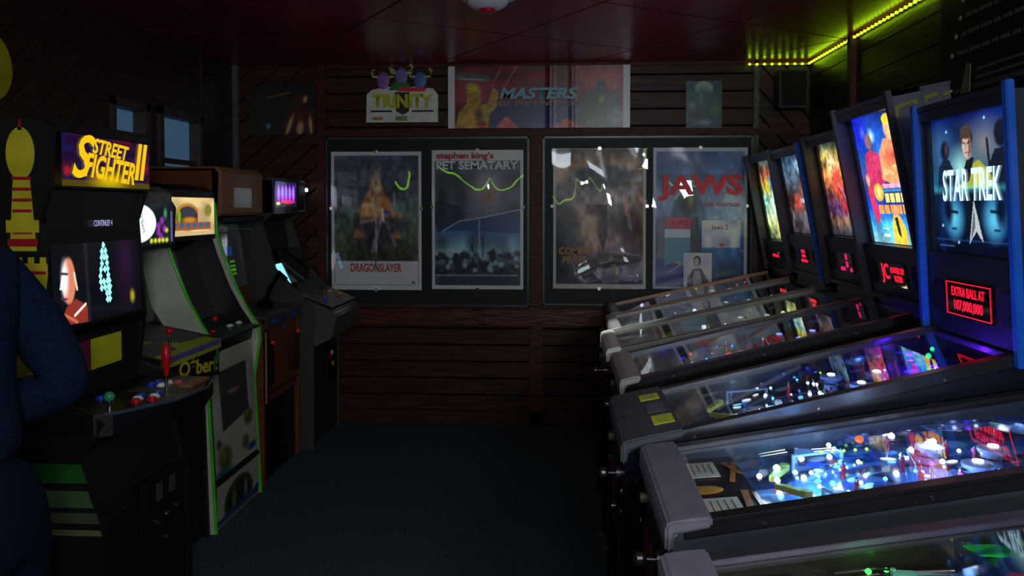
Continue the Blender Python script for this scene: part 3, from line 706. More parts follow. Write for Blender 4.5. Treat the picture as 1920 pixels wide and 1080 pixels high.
# ================================================================== pinball machines
ZL = 0.905
def pinball(x, y, slope, xb, zb, zt, lean, label, cfg):
    t = thing('pinball_machine', label, 'pinball machine', (x, y, 0), R(-90), 'pinball machines along the right wall')
    rr = random.Random(cfg['seed'])
    hw = 0.28; L = 1.36; s = slope
    top = lambda yy: ZL + s * yy
    sp_ = s - 0.035
    pfz = lambda yy: ZL - 0.052 + sp_ * yy
    cabm = mat(cfg['cab'][0], cfg['cab'][1], 0.35, coat=0.2, noise=(2.5, 0.3, (1, 1, 1)))
    sidep = [(0, 0.52), (L, 0.60), (L, top(1.05)), (1.2, top(1.1)), (0, top(0) - 0.012)]
    cb = MB(); cb.prism(sidep, -hw, -hw + 0.02); cb.prism(sidep, hw - 0.02, hw)
    cb.prism([(0, 0.52), (0.02, 0.52), (0.02, top(0) - 0.012), (0, top(0) - 0.012)], -hw + 0.02, hw - 0.02)
    cb.prism([(0.02, 0.53), (L, 0.61), (L, 0.63), (0.02, 0.55)], -hw + 0.02, hw - 0.02)
    cb.prism([(L - 0.02, 0.61), (L, 0.61), (L, top(1.05)), (L - 0.02, top(1.05))], -hw + 0.02, hw - 0.02)
    cb.build('cabinet', cabm, t)
    # side artwork shapes on the near side
    for k, (yy, zz, a, b_, colr) in enumerate(cfg.get('sideart', [])):
        MB(Matrix.Translation((hw, yy, zz)) @ Matrix.Rotation(R(cfg.get('sideang', 8)), 4, 'X')).ball((0, 0, 0), 1.0, 22, (0.002, a, b_)).build('side_art', mat('side_art_%d_%d_%d' % colr, colr, 0.45), t)
    # rails, lockbar
    railm = mat(*cfg.get('rail', ('rail_dark', (58, 58, 64), 0.3, 0.7)))
    for q in (-1, 1):
        x0, x1 = sorted((q * (hw + 0.004), q * (hw - 0.035)))
        r_ = MB().prism([(0.03, top(0.03) - 0.004), (1.12, top(1.12) - 0.004), (1.12, top(1.12) + 0.008), (0.03, top(0.03) + 0.008)], x0, x1)
        x0, x1 = sorted((q * (hw + 0.004), q * (hw + 0.001)))
        r_.prism([(0.03, top(0.03) - 0.03), (1.12, top(1.12) - 0.03), (1.12, top(1.12)), (0.03, top(0.03))], x0, x1)
        ro = r_.build('side_rail', railm, t, bevel=0.003)
        for yy in (0.2, 0.55, 0.9): MB().cyl((q * (hw + 0.003), yy, top(yy) - 0.018), (q * (hw + 0.008), yy, top(yy) - 0.018), 0.004, n=8).build('rail_screw', STEEL, ro)
    lw = cfg.get('lock', 0.075)
    lbm = mat(*cfg.get('lockmat', ('lockbar_steel', (120, 118, 124), 0.3, 0.9)))
    MB().prism([(-0.012, ZL - 0.05), (-0.012, ZL + 0.006), (-0.004, ZL + 0.016), (lw * 0.5, top(lw * 0.5) + 0.017), (lw, top(lw) + 0.014), (lw, top(lw) - 0.01), (0.01, ZL - 0.012), (0.004, ZL - 0.05)], -hw - 0.012, hw + 0.012).build('lockbar', lbm, t, bevel=0.006, smooth=True, segs=3)
    for (xx, yy, w_, h_, mname, mcol) in cfg.get('lockcards', []):
        LM = Matrix.Translation((xx, yy, top(yy) + 0.0165)) @ Matrix.Rotation(atan(s) - 0.04, 4, 'X')
        cd = MB(LM).box(-w_ / 2, w_ / 2, -h_ / 2, h_ / 2, 0, 0.002).build('paper_sticker', mat(mname, mcol, 0.5), t, bevel=0.0008)
        for i in range(3): MB(LM).box(-w_ * 0.3 + i * w_ * 0.25, -w_ * 0.3 + i * w_ * 0.25 + 0.004, -h_ * 0.3, h_ * 0.3, 0.002, 0.0026).build('fine_print', mat('grey_print', (110, 106, 96), 0.6), cd)
    if cfg.get('lockcards'):
        MB(Matrix.Translation((0.0, 0.03, ZL + 0.022))).ball((0, 0, 0), 0.02, 14, (1.2, 0.8, 0.4)).build('lockbar_badge', mat('badge_gold', (150, 130, 80), 0.3, 0.8), t, smooth=True)
        MB(Matrix.Translation((0.03, 0.025, ZL + 0.018))).ball((0, 0, 0), 0.02, 14, (1.4, 0.8, 0.25)).build('lockbar_badge', mat('badge_blue', (30, 50, 130), 0.3), t, smooth=True)
    # playfield
    y0, y1 = 0.06, 1.12; pw, ph = 0.505, (y1 - y0) * math.hypot(1, sp_)
    ang = atan(sp_)
    PM = Matrix.Translation((0, (y0 + y1) / 2, (pfz(y0) + pfz(y1)) / 2)) @ Matrix.Rotation(ang, 4, 'X')
    c = Cv(pw, ph, 90, cfg['pf'][0]); c.noise(5, 0.6, cfg['seed'], cfg['pf'][1]); c.noise(9, 0.8, cfg['seed'] + 5, cfg['pf'][2]); c.noise(14, 0.5, cfg['seed'] + 9, cfg['pf'][3])
    for i in range(46):
        u, v = rr.random(), rr.random() * 0.8
        c.ell(u, v, 0.02 + 0.05 * rr.random(), 0.008 + 0.02 * rr.random(), rr.choice(cfg['pf'][4]), 0.1, rr.random() * 180, 0.85)
    for i in range(10):
        u, v = rr.random(), rr.random() * 0.8; c.line((u, v), (u + 0.2 * (rr.random() - .5), v + 0.16), 0.004, rr.choice(cfg['pf'][4]), 0.9)
    c.ell(0.52, 0.45, 0.17, 0.08, (14, 16, 24), 0.05); c.ell(0.52, 0.45, 0.14, 0.066, cfg['pf'][1], 0.05)
    pf = c.mesh('playfield', PM, art_mat(0, 0.18, 0.6), t)
    MB(PM).box(-0.262, 0.262, -ph / 2, ph / 2, -0.012, -0.002).build('playfield_board', BLACK, t)
    def on(xx, yy, h=0.0): return (xx, yy, pfz(yy) + h)
    # apron with cards
    ap = MB().prism([(0.055, top(0.055) - 0.03), (0.24, top(0.24) - 0.045), (0.25, pfz(0.25)), (0.055, pfz(0.055))], -0.262, 0.262)
    apr = ap.build('apron', mat(*cfg.get('apron', ('apron_dark', (24, 25, 34), 0.35))), t, bevel=0.004)
    sA = (top(0.24) - 0.045 - top(0.055) + 0.03) / 0.185; aA = atan(sA)
    def AM(xx, yy, h=0.002): return Matrix.Translation((xx, yy, top(0.055) - 0.03 + sA * (yy - 0.055) + h)) @ Matrix.Rotation(aA, 4, 'X')
    for (xx, yy, w_, h_, mname, mcol) in cfg.get('cards', [(-0.14, 0.13, 0.13, 0.075, 'cream_card', (205, 200, 165)), (0.14, 0.13, 0.13, 0.075, 'cream_card', (205, 200, 165))]):
        cd = MB(AM(xx, yy)).box(-w_ / 2, w_ / 2, -h_ / 2, h_ / 2, 0, 0.002).build('card', mat(mname, mcol, 0.5), t, bevel=0.0008)
        lb = MB(AM(xx, yy, 0.0045))
        for i in range(4): lb.box(-w_ * 0.36, w_ * (0.1 + 0.25 * rr.random()), h_ * (0.3 - 0.18 * i), h_ * (0.3 - 0.18 * i) + 0.003, 0, 0.0006)
        lb.build('fine_print', mat('grey_print', (110, 106, 96), 0.6), cd)
    for (p, q, w_, colr) in cfg.get('stripes', []):
        a, b_ = AM(*p, 0.003).translation, AM(*q, 0.003).translation
        d = (b_ - a); n = Vector((-d.y, d.x, 0)).normalized() * w_ / 2; u_ = Vector((0, 0, 0.0012))
        mb = MB(); vs = [a - n, a + n, b_ + n, b_ - n]
        mb._add([tuple(v) for v in vs] + [tuple(v + u_) for v in vs], [(0, 1, 2, 3), (4, 7, 6, 5), (0, 4, 5, 1), (1, 5, 6, 2), (2, 6, 7, 3), (3, 7, 4, 0)])
        mb.build('apron_stripe', mat('stripe_%d_%d' % colr[:2], colr, 0.4), t)
    if cfg.get('emblem'):
        MB(AM(0, 0.12, 0.002)).ball((0, 0, 0), 1, 20, (0.03, 0.05, 0.004)).build('apron_emblem', mat('emblem_orange', (215, 150, 50), 0.4), t)
    # flippers
    fm = mat(*cfg.get('flip', ('flipper_yellow', (190, 190, 90), 0.35)))
    for q in (-1, 1):
        a = Vector(on(q * 0.10, 0.345, 0.022)); b_ = Vector(on(q * 0.028, 0.295, 0.022))
        d = (b_ - a).normalized(); n = Vector((-d.y, d.x, 0))
        pl = [a + n * 0.013, a - n * 0.013, b_ - n * 0.007, b_ + n * 0.007]
        f = MB(); f._add([(p.x, p.y, p.z - 0.007) for p in pl] + [(p.x, p.y, p.z + 0.007) for p in pl], [(0, 1, 2, 3), (4, 7, 6, 5), (0, 4, 5, 1), (1, 5, 6, 2), (2, 6, 7, 3), (3, 7, 4, 0)])
        f.cyl((a.x, a.y, a.z - 0.007), (a.x, a.y, a.z + 0.009), 0.013); f.cyl((b_.x, b_.y, b_.z - 0.007), (b_.x, b_.y, b_.z + 0.007), 0.007)
        f.build('flipper', fm, t, bevel=0.001)
        # slingshot
        tri = [(q * 0.19, 0.40), (q * 0.125, 0.375), (q * 0.185, 0.52)]
        sl = MB(Matrix.Translation((0, 0, pfz(0.43)))).prism(tri, 0.028, 0.034, 'z')
        for px_, py_ in tri: sl.cyl((px_, py_, -0.01), (px_, py_, 0.036), 0.005, n=8)
        sl.build('slingshot', mat('sling_%s' % cfg['seed'], cfg['sling'], 0.2), t)
    # bumpers
    for k, (bx, by) in enumerate(((-0.07, 0.70), (0.09, 0.74), (0.0, 0.82))):
        z = pfz(by)
        bm = MB().lathe((bx, by, z), [(0.022, 0), (0.022, 0.03), (0.034, 0.034), (0.036, 0.044), (0.02, 0.048)], 20).build('pop_bumper', mat('bump_%s' % cfg['seed'], cfg['bump'], 0.2), t, smooth=True)
        MB().lathe((bx, by, z), [(0.037, 0.020), (0.040, 0.022), (0.037, 0.025)], 20).build('bumper_ring', CHROME, bm, smooth=True)
        MB().lathe((bx, by, z), [(0.012, 0.048), (0.012, 0.052), (0.004, 0.054)], 14).build('bumper_light', emis('bl_%s' % cfg['seed'], cfg['glow'], cfg['gs'] * 0.6), bm)
    # ramps
    rm = glass_mat('ramp_plastic_%d' % cfg['seed'], cfg.get('ramp', (0.6, 0.75, 0.95)), 0.1, 1.5, 0.12)
    for q in (-1, 1):
        pts = [(q * 0.17, 0.50, 0.028), (q * 0.20, 0.62, 0.034), (q * 0.21, 0.78, 0.038), (q * 0.16, 0.90, 0.042), (q * 0.06, 0.96, 0.042)]
        b_ = MB(); n_ = 0
        P = [Vector(on(a, b2, h)) for a, b2, h in pts]
        for i in range(len(P) - 1):
            d = (P[i + 1] - P[i]).normalized(); n = Vector((-d.y, d.x, 0)).normalized() * 0.02
            for (o1, o2, h0, h1) in ((-1, 1, 0, 0.002), (-1, -0.9, 0, 0.018), (0.9, 1, 0, 0.018)):
                vs = [P[i] + n * o1, P[i] + n * o2, P[i + 1] + n * o2, P[i + 1] + n * o1]
                b_._add([(v.x, v.y, v.z + h0) for v in vs] + [(v.x, v.y, v.z + h1) for v in vs], [(0, 1, 2, 3), (4, 7, 6, 5), (0, 4, 5, 1), (1, 5, 6, 2), (2, 6, 7, 3), (3, 7, 4, 0)])
        b_.build('ramp', rm, t)
        w_ = MB()
        for o_ in (-0.011, 0.011):
            w_.tube([on(q * 0.16 + o_, 0.50, 0.034), on(q * 0.175 + o_, 0.44, 0.032), on(q * 0.21 + o_, 0.38, 0.028), on(q * 0.222 + o_, 0.31, 0.02)], 0.0022, 6)
        w_.tube([on(q * 0.14, 0.62, 0.0), on(q * 0.12, 0.62, 0.045), on(q * 0.07, 0.64, 0.045), on(q * 0.05, 0.66, 0.0)], 0.002, 6)
        w_.build('wire_rail', CHROME, t)
    # posts
    pc = cfg.get('posts', (160, 20, 60))
    for k in range(cfg.get('npost', 12)):
        px_, py_ = rr.uniform(-0.22, 0.22), rr.uniform(0.45, 1.06)
        if k % 2 == 0: py_ = rr.uniform(0.80, 1.08)
        z = pfz(py_)
        po = MB().lathe((px_, py_, z), [(0.008, 0), (0.006, 0.008), (0.0075, 0.02), (0.005, 0.036)], 10).build('post', mat('post_%d_%d' % pc[:2], pc, 0.2), t, smooth=True)
        MB().lathe((px_, py_, z + 0.036), [(0.004, 0), (0.004, 0.008), (0.001, 0.011)], 8).build('post_cap', CHROME, po)
    for k in range(cfg.get('ntarget', 4)):
        a = -0.2 + 0.13 * k; yy = 0.62 + 0.3 * rr.random()
        MB().box(a - 0.012, a + 0.012, yy, yy + 0.004, pfz(yy), pfz(yy) + 0.03).build('target', mat('target_%s' % cfg['seed'], cfg.get('target', (210, 60, 40)), 0.3), t)
    # plastics (flat printed pieces standing over the field)
    for k in range(6):
        q = (-1) ** k; yy = 0.5 + 0.1 * k; cx = q * 0.225
        MB(Matrix.Translation((cx, yy, pfz(yy) + 0.034))).prism([(-0.022, -0.05), (0.02, -0.04), (0.026, 0.04), (-0.018, 0.055), (-0.03, 0.0)], 0, 0.003, 'z').build('plastic', mat('plas_%s_%d' % (cfg['seed'], k % 3), cfg['pf'][4][k % len(cfg['pf'][4])], 0.15), t)
    # lamps
    lp = cfg.get('lamps', [])
    for (xx, yy, h, r, colr, st) in lp:
        MB().lathe(on(xx, yy, h), [(r * 0.3, 0), (r * 0.55, r * 0.25), (r * 0.55, r * 0.6), (r * 0.2, r * 0.95)], 12).build('playfield_lamp', emis('pl_%d_%d_%d_%g' % (*colr, st), colr, st), t, smooth=True)
    for (xx, yy, w_, h_, colr, st, rot) in cfg.get('inserts', []):
        MB(Matrix.Translation(on(xx, yy, 0.0015)) @ Matrix.Rotation(ang, 4, 'X') @ Matrix.Rotation(R(rot), 4, 'Z')).ball((0, 0, 0), 1, 12, (w_, h_, 0.0012)).build('insert_light', emis('in_%d_%d_%d_%g' % (*colr, st), colr, st), t)
    for (xx, yy, h, en, colr) in cfg.get('fill', []):
        d = bpy.data.lights.new('general_illumination', 'POINT'); d.energy = en; d.color = rgb(*colr); d.shadow_soft_size = 0.012
        o = bpy.data.objects.new('general_illumination', d); COL.objects.link(o); o.parent = t; o.location = on(xx, yy, min(h, 0.05))
    # rear inner wall with printed art
    # glass
    gz = 0.002
    MB().prism([(lw - 0.01, top(lw - 0.01) - gz - 0.003), (1.13, top(1.13) - gz - 0.003), (1.13, top(1.13) - gz), (lw - 0.01, top(lw - 0.01) - gz)], -hw + 0.018, hw - 0.018).build('playfield_glass', PGLASS, t)
    # legs
    for q in (-1, 1):
        for yy, zt_ in ((0.03, 0.80), (L - 0.03, 0.85)):
            d = -0.035 if yy < 0.5 else 0.0
            m_ = MB()
            xo = q * (hw + 0.006)
            x0, x1 = sorted((xo, xo - q * 0.045))
            m_.prism([(yy - 0.037, zt_), (yy - 0.031, zt_), (yy + d - 0.018, 0.03), (yy + d - 0.024, 0.03)], x0, x1)
            x0, x1 = sorted((xo, xo - q * 0.006))
            m_.prism([(yy - 0.037, zt_), (yy + 0.022, zt_), (yy + d + 0.006, 0.03), (yy + d - 0.024, 0.03)], x0, x1)
            lg = m_.build('leg', mat('leg_black_metal', (40, 40, 44), 0.3, 0.8), t, bevel=0.002)
            MB().lathe((q * (hw - 0.012), yy + d - 0.012, 0), [(0.024, 0), (0.022, 0.012), (0.007, 0.016), (0.007, 0.055)], 12).build('leveler', CHROME, lg)
            for zb_ in (zt_ - 0.03, zt_ - 0.09):
                MB().lathe((q * (hw - 0.01), yy - 0.036, zb_), [(0.010, 0), (0.009, 0.005), (0.002, 0.007)], 10, (0, -1, 0)).build('leg_bolt', CHROME, lg)
    # front face
    cdoor = MB().box(-0.13, 0.10, -0.012, 0.0, 0.56, 0.80).build('coin_door', mat('coin_door_black', (24, 24, 27), 0.35, 0.4), t, bevel=0.004)
    for q in (-0.07, 0.04):
        MB().box(q - 0.022, q + 0.022, -0.02, -0.012, 0.70, 0.77).build('coin_slot', mat('slot_red', (70, 10, 12), 0.4), cdoor, bevel=0.003)
    MB().cyl((-0.015, -0.02, 0.62), (-0.015, -0.012, 0.62), 0.012).build('door_lock', CHROME, cdoor)
    MB().cyl((-0.20, -0.018, 0.80), (-0.20, 0, 0.80), 0.014).build('start_button', mat('start_cap', (120, 116, 90), 0.4), t)
    pl = MB().cyl((0.20, -0.02, 0.80), (0.20, 0, 0.80), 0.020)
    pl.cyl((0.20, -0.045, 0.80), (0.20, -0.02, 0.80), 0.005); pl.lathe((0.20, -0.072, 0.80), [(0.006, 0), (0.016, 0.008), (0.016, 0.02), (0.006, 0.03)], 14, (0, 1, 0))
    pl.build('plunger', DARKMET, t, smooth=True)
    for q in (-1, 1):
        MB().lathe((q * hw, 0.16 if cfg.get('bigbtn') else 0.10, ZL - 0.075), [(0.020, 0), (0.020, 0.006), (0.013, 0.008), (0.013, 0.012), (0.010, 0.014)], 20, (q, 0, 0)).build('flipper_button', mat('btn_%s' % cfg['seed'], cfg.get('btn', (30, 30, 34)), 0.3), t, smooth=True)
    # ---------------- backbox
    yb = xb - x; H = zt - zb; hb = cfg.get('hw', 0.32)
    HM = Matrix.Translation((0, yb, zb)) @ Matrix.Rotation(R(lean), 4, 'X')
    D = 0.24; gb = cfg.get('gb', 0.27)
    bx = MB(HM)
    bx.box(-hb, -hb + 0.018, 0, D, 0, H); bx.box(hb - 0.018, hb, 0, D, 0, H)
    bx.box(-hb, hb, D - 0.015, D, 0, H); bx.box(-hb, hb, 0, D, H - 0.02, H); bx.box(-hb, hb, 0.0, D, 0, 0.02)
    bx.box(-hb + 0.018, hb - 0.018, cfg.get('rec', 0.06) + 0.008, D - 0.015, 0.02, H - 0.02)
    nk = top(1.1) - 0.03
    bx.M = Matrix(); bx.box(-hb + 0.06, hb - 0.06, yb + 0.03, L - 0.005, nk, zb + 0.03 + 0.05)
    bx.build('backbox', mat('bb_%s' % cfg['seed'], cfg.get('bb', (30, 30, 36)), 0.4, coat=0.15), t, bevel=0.002)
    for q in (-1, 1):
        x0, x1 = sorted((q * (hb + 0.006), q * (hb - 0.022)))
        tk = cfg.get('trim') or (('trim_dark', (34, 34, 40), 0.4) if q > 0 else ('trim_grey', (70, 70, 80), 0.4))
        if q < 0 and cfg.get('trimfar'): tk = cfg['trimfar']
        MB(HM).box(x0, x1, -0.012, 0.012, -0.01, H + 0.008).build('side_trim', mat(*tk), t, bevel=0.003)
    # frame around the glass
    fr = MB(HM); fw_ = cfg.get('fw', 0.032); rec = cfg.get('rec', 0.06); fn_ = cfg.get('fn', 0.006)
    fr.box(-hb + 0.02, hb - 0.02, 0.006, rec + 0.01, H - 0.055, H - 0.02); fr.box(-hb + 0.02, -hb + 0.02 + fw_, rec - 0.012, rec + 0.01, gb, H - 0.05); fr.box(hb - 0.02 - fn_, hb - 0.02, rec - 0.012, rec + 0.01, gb, H - 0.05)
    fr.build('glass_frame', mat('frame_%s' % cfg['seed'], cfg.get('frame', (66, 66, 72)), 0.4), t, bevel=0.002)
    gw, gh = 2 * hb - 0.04 - fw_ - fn_, H - 0.055 - gb
    gM = HM @ Matrix.Translation(((fw_ - fn_) / 2, rec, gb + gh / 2)) @ FRONT
    bg = cfg['art'](gw, gh)
    bgo = bg.mesh('backglass', gM, art_mat(cfg.get('bgs', 1.0), 0.12, 0.3), t)
    for (s_, u, v, w_, h_, mm, sh) in cfg.get('bgtext', []):
        text('lettering', s_, gM @ Matrix.Translation(((u - 0.5) * gw, (0.5 - v) * gh, 0.003)), w_, h_, mm, bgo, sh, 0.02)
    # speaker panel
    spn = MB(HM).box(-hb + 0.02, hb - 0.02, 0.015, 0.05, 0.02, gb).build('speaker_panel', mat('spk_%s' % cfg['seed'], cfg.get('spk', (26, 28, 34)), 0.4), t, bevel=0.003)
    for q in (-1, 1):
        MB(HM).lathe((q * (hb - 0.09), 0.016, gb * 0.5), [(0.055, 0), (0.055, 0.004), (0.045, 0.006), (0.012, 0.002)], 24, (0, -1, 0)).build('speaker_grille', mat('grille_black', (10, 10, 12), 0.7, bump=(400, 0.6)), spn, smooth=True)
    dw, dh = cfg.get('dmd', (0.24, 0.09))
    dmd = MB(HM).box(-dw / 2, dw / 2, 0.008, 0.016, gb * 0.5 - dh / 2, gb * 0.5 + dh / 2).build('dot_display', SCREENBLK, t)
    dM = HM @ Matrix.Translation((0, 0.0065, gb * 0.5)) @ FRONT
    for (s_, ux, uy, w_, h_) in cfg.get('dmdtext', []):
        text('display_text', s_, dM @ Matrix.Translation((ux, uy, 0)), w_, h_, cfg.get('dmat', RLED), dmd, 0, 0.012)
    if cfg.get('dmdframe'):
        e = MB(dM); w2, h2 = dw / 2 - 0.004, dh / 2 - 0.004
        for q in ((-w2, w2, -h2, -h2 + 0.0025), (-w2, w2, h2 - 0.0025, h2), (-w2, -w2 + 0.0025, -h2, h2), (w2 - 0.0025, w2, -h2, h2)): e.box(q[0], q[1], q[2], q[3], 0, 0.0008)
        e.build('display_frame', RLED, dmd)
    for (pts, colr) in cfg.get('headside', []):
        MB(HM).prism(pts, hb, hb + 0.002).build('side_lettering', mat('hs_%d' % colr[0], colr, 0.5), t)
    return t

# ---- backglass pictures (plain stand-ins)
def art_space(w, h):
    c = Cv(w, h, 150).grad([(0, (8, 22, 84)), (0.14, (22, 52, 110)), (0.34, (46, 96, 130)), (0.5, (26, 84, 118)), (0.56, (4, 22, 42)), (0.8, (6, 18, 36)), (0.9, (4, 14, 50)), (1, (2, 6, 24))])
    c.noise(6, 0.35, 3)
    c.ell(0.36, 0.38, 0.10, 0.11, (190, 250, 235), 0.9, 0, 0.8); c.ell(0.65, 0.22, 0.14, 0.12, (180, 150, 120), 0.9, 0, 0.6); c.ell(0.12, 0.2, 0.12, 0.10, (60, 110, 150), 0.9, 0, 0.7)
    # dark standing people left and right
    c.ell(0.17, 0.24, 0.055, 0.07, (14, 22, 40), 0.25); c.poly([(0.04, 0.62), (0.08, 0.36), (0.15, 0.30), (0.22, 0.31), (0.30, 0.42), (0.30, 0.62)], (14, 24, 42), 0.9); c.ell(0.19, 0.23, 0.02, 0.04, (110, 70, 80), 0.6, 0, 0.7)
    c.ell(0.83, 0.17, 0.07, 0.09, (10, 16, 34), 0.15); c.poly([(0.64, 0.56), (0.70, 0.36), (0.76, 0.27), (0.92, 0.26), (1.0, 0.36), (1.0, 0.58)], (10, 16, 34), 0.95); c.line((0.70, 0.40), (0.68, 0.20), 0.014, (12, 18, 38))
    # a person in a yellow top in the middle
    K = -0.07
    c.poly([(0.32, 0.52), (0.40, 0.41), (0.47, 0.37), (0.58, 0.33), (0.70, 0.42), (0.76, 0.54)], (170, 168, 50), 0.95); c.poly([(0.50, 0.52), (0.58, 0.36), (0.66, 0.52)], (210, 205, 80), 0.7); c.poly([(0.34, 0.50), (0.44, 0.32), (0.53, 0.31), (0.46, 0.48)], (16, 18, 22))
    c.poly([(0.39, 0.16), (0.48, 0.13), (0.51, 0.17), (0.50, 0.27), (0.455, 0.325), (0.41, 0.29), (0.39, 0.23)], (205, 172, 156)); c.poly([(0.46, 0.14), (0.51, 0.17), (0.50, 0.27), (0.455, 0.32), (0.47, 0.24)], (110, 74, 70), 0.85)
    c.ell(0.445, 0.125, 0.07, 0.05, (70, 54, 48), 0.1); c.poly([(0.38, 0.12), (0.37, 0.19), (0.395, 0.20), (0.41, 0.15)], (64, 48, 42)); c.poly([(0.49, 0.12), (0.525, 0.16), (0.51, 0.23), (0.495, 0.18)], (50, 38, 36))
    c.line((0.40, 0.198), (0.43, 0.205), 0.005, (40, 26, 26)); c.line((0.455, 0.207), (0.485, 0.198), 0.005, (40, 26, 26)); c.line((0.44, 0.215), (0.435, 0.245), 0.004, (130, 90, 80)); c.line((0.425, 0.272), (0.46, 0.272), 0.005, (130, 66, 66))
    c.line((0.0, 0.53), (1.0, 0.53), 0.006, (90, 230, 230), 0.8, 8)
    # two blue faces below
    for x, fl in ((0.24, 1), (0.74, -1)):
        c.ell(x, 0.72, 0.14, 0.16, (20, 70, 120), 0.3, 0, 0.9); c.ell(x + fl * 0.02, 0.75, 0.09, 0.12, (90, 190, 220), 0.6, 0, 0.85)
        c.ell(x - fl * 0.06, 0.68, 0.05, 0.10, (6, 16, 40), 0.5); c.line((x - 0.05, 0.69), (x + 0.06, 0.70), 0.010, (4, 14, 36)); c.line((x - 0.02, 0.82), (x + 0.04, 0.82), 0.007, (10, 40, 70))
    c.poly([(0.50, 0.61), (0.60, 0.92), (0.52, 0.83), (0.43, 0.93)], (176, 190, 190)); c.poly([(0.50, 0.66), (0.51, 0.80), (0.45, 0.90)], (90, 100, 104))
    for x, y in ((0.10, 0.80), (0.3, 0.92), (0.88, 0.72), (0.9, 0.88), (0.66, 0.05), (0.2, 0.10)): c.ell(x, y, 0.012, 0.01, (180, 220, 240), 0.4)
    c.line((0.05, 0.95), (0.24, 0.95), 0.004, (70, 110, 140)); c.line((0.0, 0.905), (1, 0.905), 0.003, (60, 110, 170), 0.7)
    c.lines([(0.97, 0.7), (0.90, 0.7), (0.90, 0.80), (0.97, 0.80)], 0.002, (120, 190, 210))
    return c
def art_ring(w, h):
    c = Cv(w, h, 150).grad([(0, (14, 40, 130)), (0.25, (20, 90, 190)), (0.5, (60, 60, 120)), (0.72, (10, 60, 170)), (0.85, (60, 160, 230)), (1, (150, 220, 230))]).noise(7, 0.3, 8)
    for x, y, r in ((0.32, 0.16, 0.05), (0.85, 0.10, 0.05), (0.15, 0.12, 0.04)): c.ell(x, y, r, r * 0.8, (200, 250, 255), 0.9)
    c.ell(0.08, 0.10, 0.15, 0.16, (20, 20, 200), 0.6, 0, 0.7)
    # brawny performer, arms folded, over a blocky ribbon: plain shapes
    c.poly([(0.08, 0.55), (0.14, 0.30), (0.24, 0.26), (0.40, 0.30), (0.44, 0.52), (0.2, 0.62)], (196, 50, 90), 0.95); c.ell(0.25, 0.20, 0.06, 0.06, (150, 96, 90), 0.2)
    c.poly([(0.40, 0.50), (0.42, 0.30), (0.54, 0.20), (0.78, 0.19), (0.90, 0.30), (0.98, 0.46), (0.86, 0.54), (0.62, 0.56)], (250, 150, 100), 0.98)
    c.ell(0.66, 0.13, 0.08, 0.085, (240, 170, 130), 0.1); c.ell(0.66, 0.06, 0.085, 0.04, (240, 200, 40), 0.1); c.line((0.62, 0.16), (0.71, 0.16), 0.012, (230, 200, 120))
    c.ell(0.64, 0.34, 0.12, 0.05, (210, 96, 70), 0.6); c.line((0.46, 0.44), (0.9, 0.42), 0.03, (255, 190, 130)); c.line((0.5, 0.40), (0.86, 0.50), 0.02, (240, 150, 90))
    c.ell(0.93, 0.38, 0.02, 0.14, (255, 40, 60), 0.6, -12, 0.9)
    c.ell(0.27, 0.60, 0.09, 0.07, (255, 180, 60), 0.1); c.ell(0.27, 0.60, 0.03, 0.04, (250, 240, 170), 0.2)
    c.rect(0.36, 0.54, 0.84, 0.57, (230, 160, 190)); c.rect(0.36, 0.575, 0.84, 0.60, (60, 130, 190))
    for i in range(5): c.rect(0.38 + i * 0.095, 0.61, 0.38 + i * 0.095 + 0.075, 0.68, (255, 226, 120)); 
    for i in range(7): c.rect(0.22 + i * 0.11, 0.70, 0.22 + i * 0.11 + 0.09, 0.765, (250, 150, 60))
    c.poly([(0.84, 0.48), (0.98, 0.50), (0.98, 0.66), (0.84, 0.66)], (255, 200, 70)); c.ell(0.91, 0.58, 0.03, 0.04, (250, 240, 160), 0.3)
    c.poly([(0.06, 0.56), (0.16, 0.58), (0.22, 0.80), (0.14, 0.86), (0.08, 0.72)], (220, 50, 90)); c.ell(0.10, 0.50, 0.04, 0.05, (220, 150, 130), 0.3)
    c.poly([(0.40, 1.0), (0.42, 0.84), (0.48, 0.76), (0.58, 0.78), (0.66, 0.90), (0.64, 1.0)], (240, 190, 60)); c.ell(0.52, 0.745, 0.045, 0.045, (230, 150, 120), 0.15); c.poly([(0.48, 0.80), (0.54, 0.79), (0.55, 0.96), (0.50, 0.92)], (30, 34, 30))
    c.rect(0.76, 0.92, 0.93, 0.955, (20, 30, 60)); c.rect(0.22, 0.88, 0.34, 0.89, (220, 235, 250)); c.rect(0.22, 0.93, 0.34, 0.95, (200, 230, 240))
    c.noise(30, 0.12, 4); c.noise(60, 0.12, 6)
    return c
def art_desert(w, h):
    c = Cv(w, h, 110).grad([(0, (60, 80, 70)), (0.15, (170, 150, 70)), (0.4, (220, 120, 70)), (0.7, (70, 40, 90)), (0.85, (120, 90, 70)), (1, (36, 44, 60))]).noise(9, 0.5, 12)
    c.ell(0.30, 0.25, 0.15, 0.16, (255, 220, 150), 0.3, 15); c.ell(0.36, 0.44, 0.13, 0.18, (230, 80, 60), 0.3, -10, 0.9); c.ell(0.68, 0.36, 0.16, 0.26, (255, 220, 90), 0.3, -12); c.ell(0.82, 0.66, 0.12, 0.22, (250, 226, 110), 0.4, -12)
    c.ell(0.55, 0.18, 0.05, 0.05, (60, 60, 40), 0.3); c.ell(0.74, 0.16, 0.06, 0.07, (250, 210, 110), 0.3); c.line((0.35, 0.42), (0.62, 0.72), 0.010, (200, 140, 200)); c.ell(0.48, 0.68, 0.12, 0.07, (190, 40, 60), 0.4); c.ell(0.7, 0.76, 0.04, 0.1, (30, 20, 24), 0.4)
    c.noise(26, 0.35, 6); return c
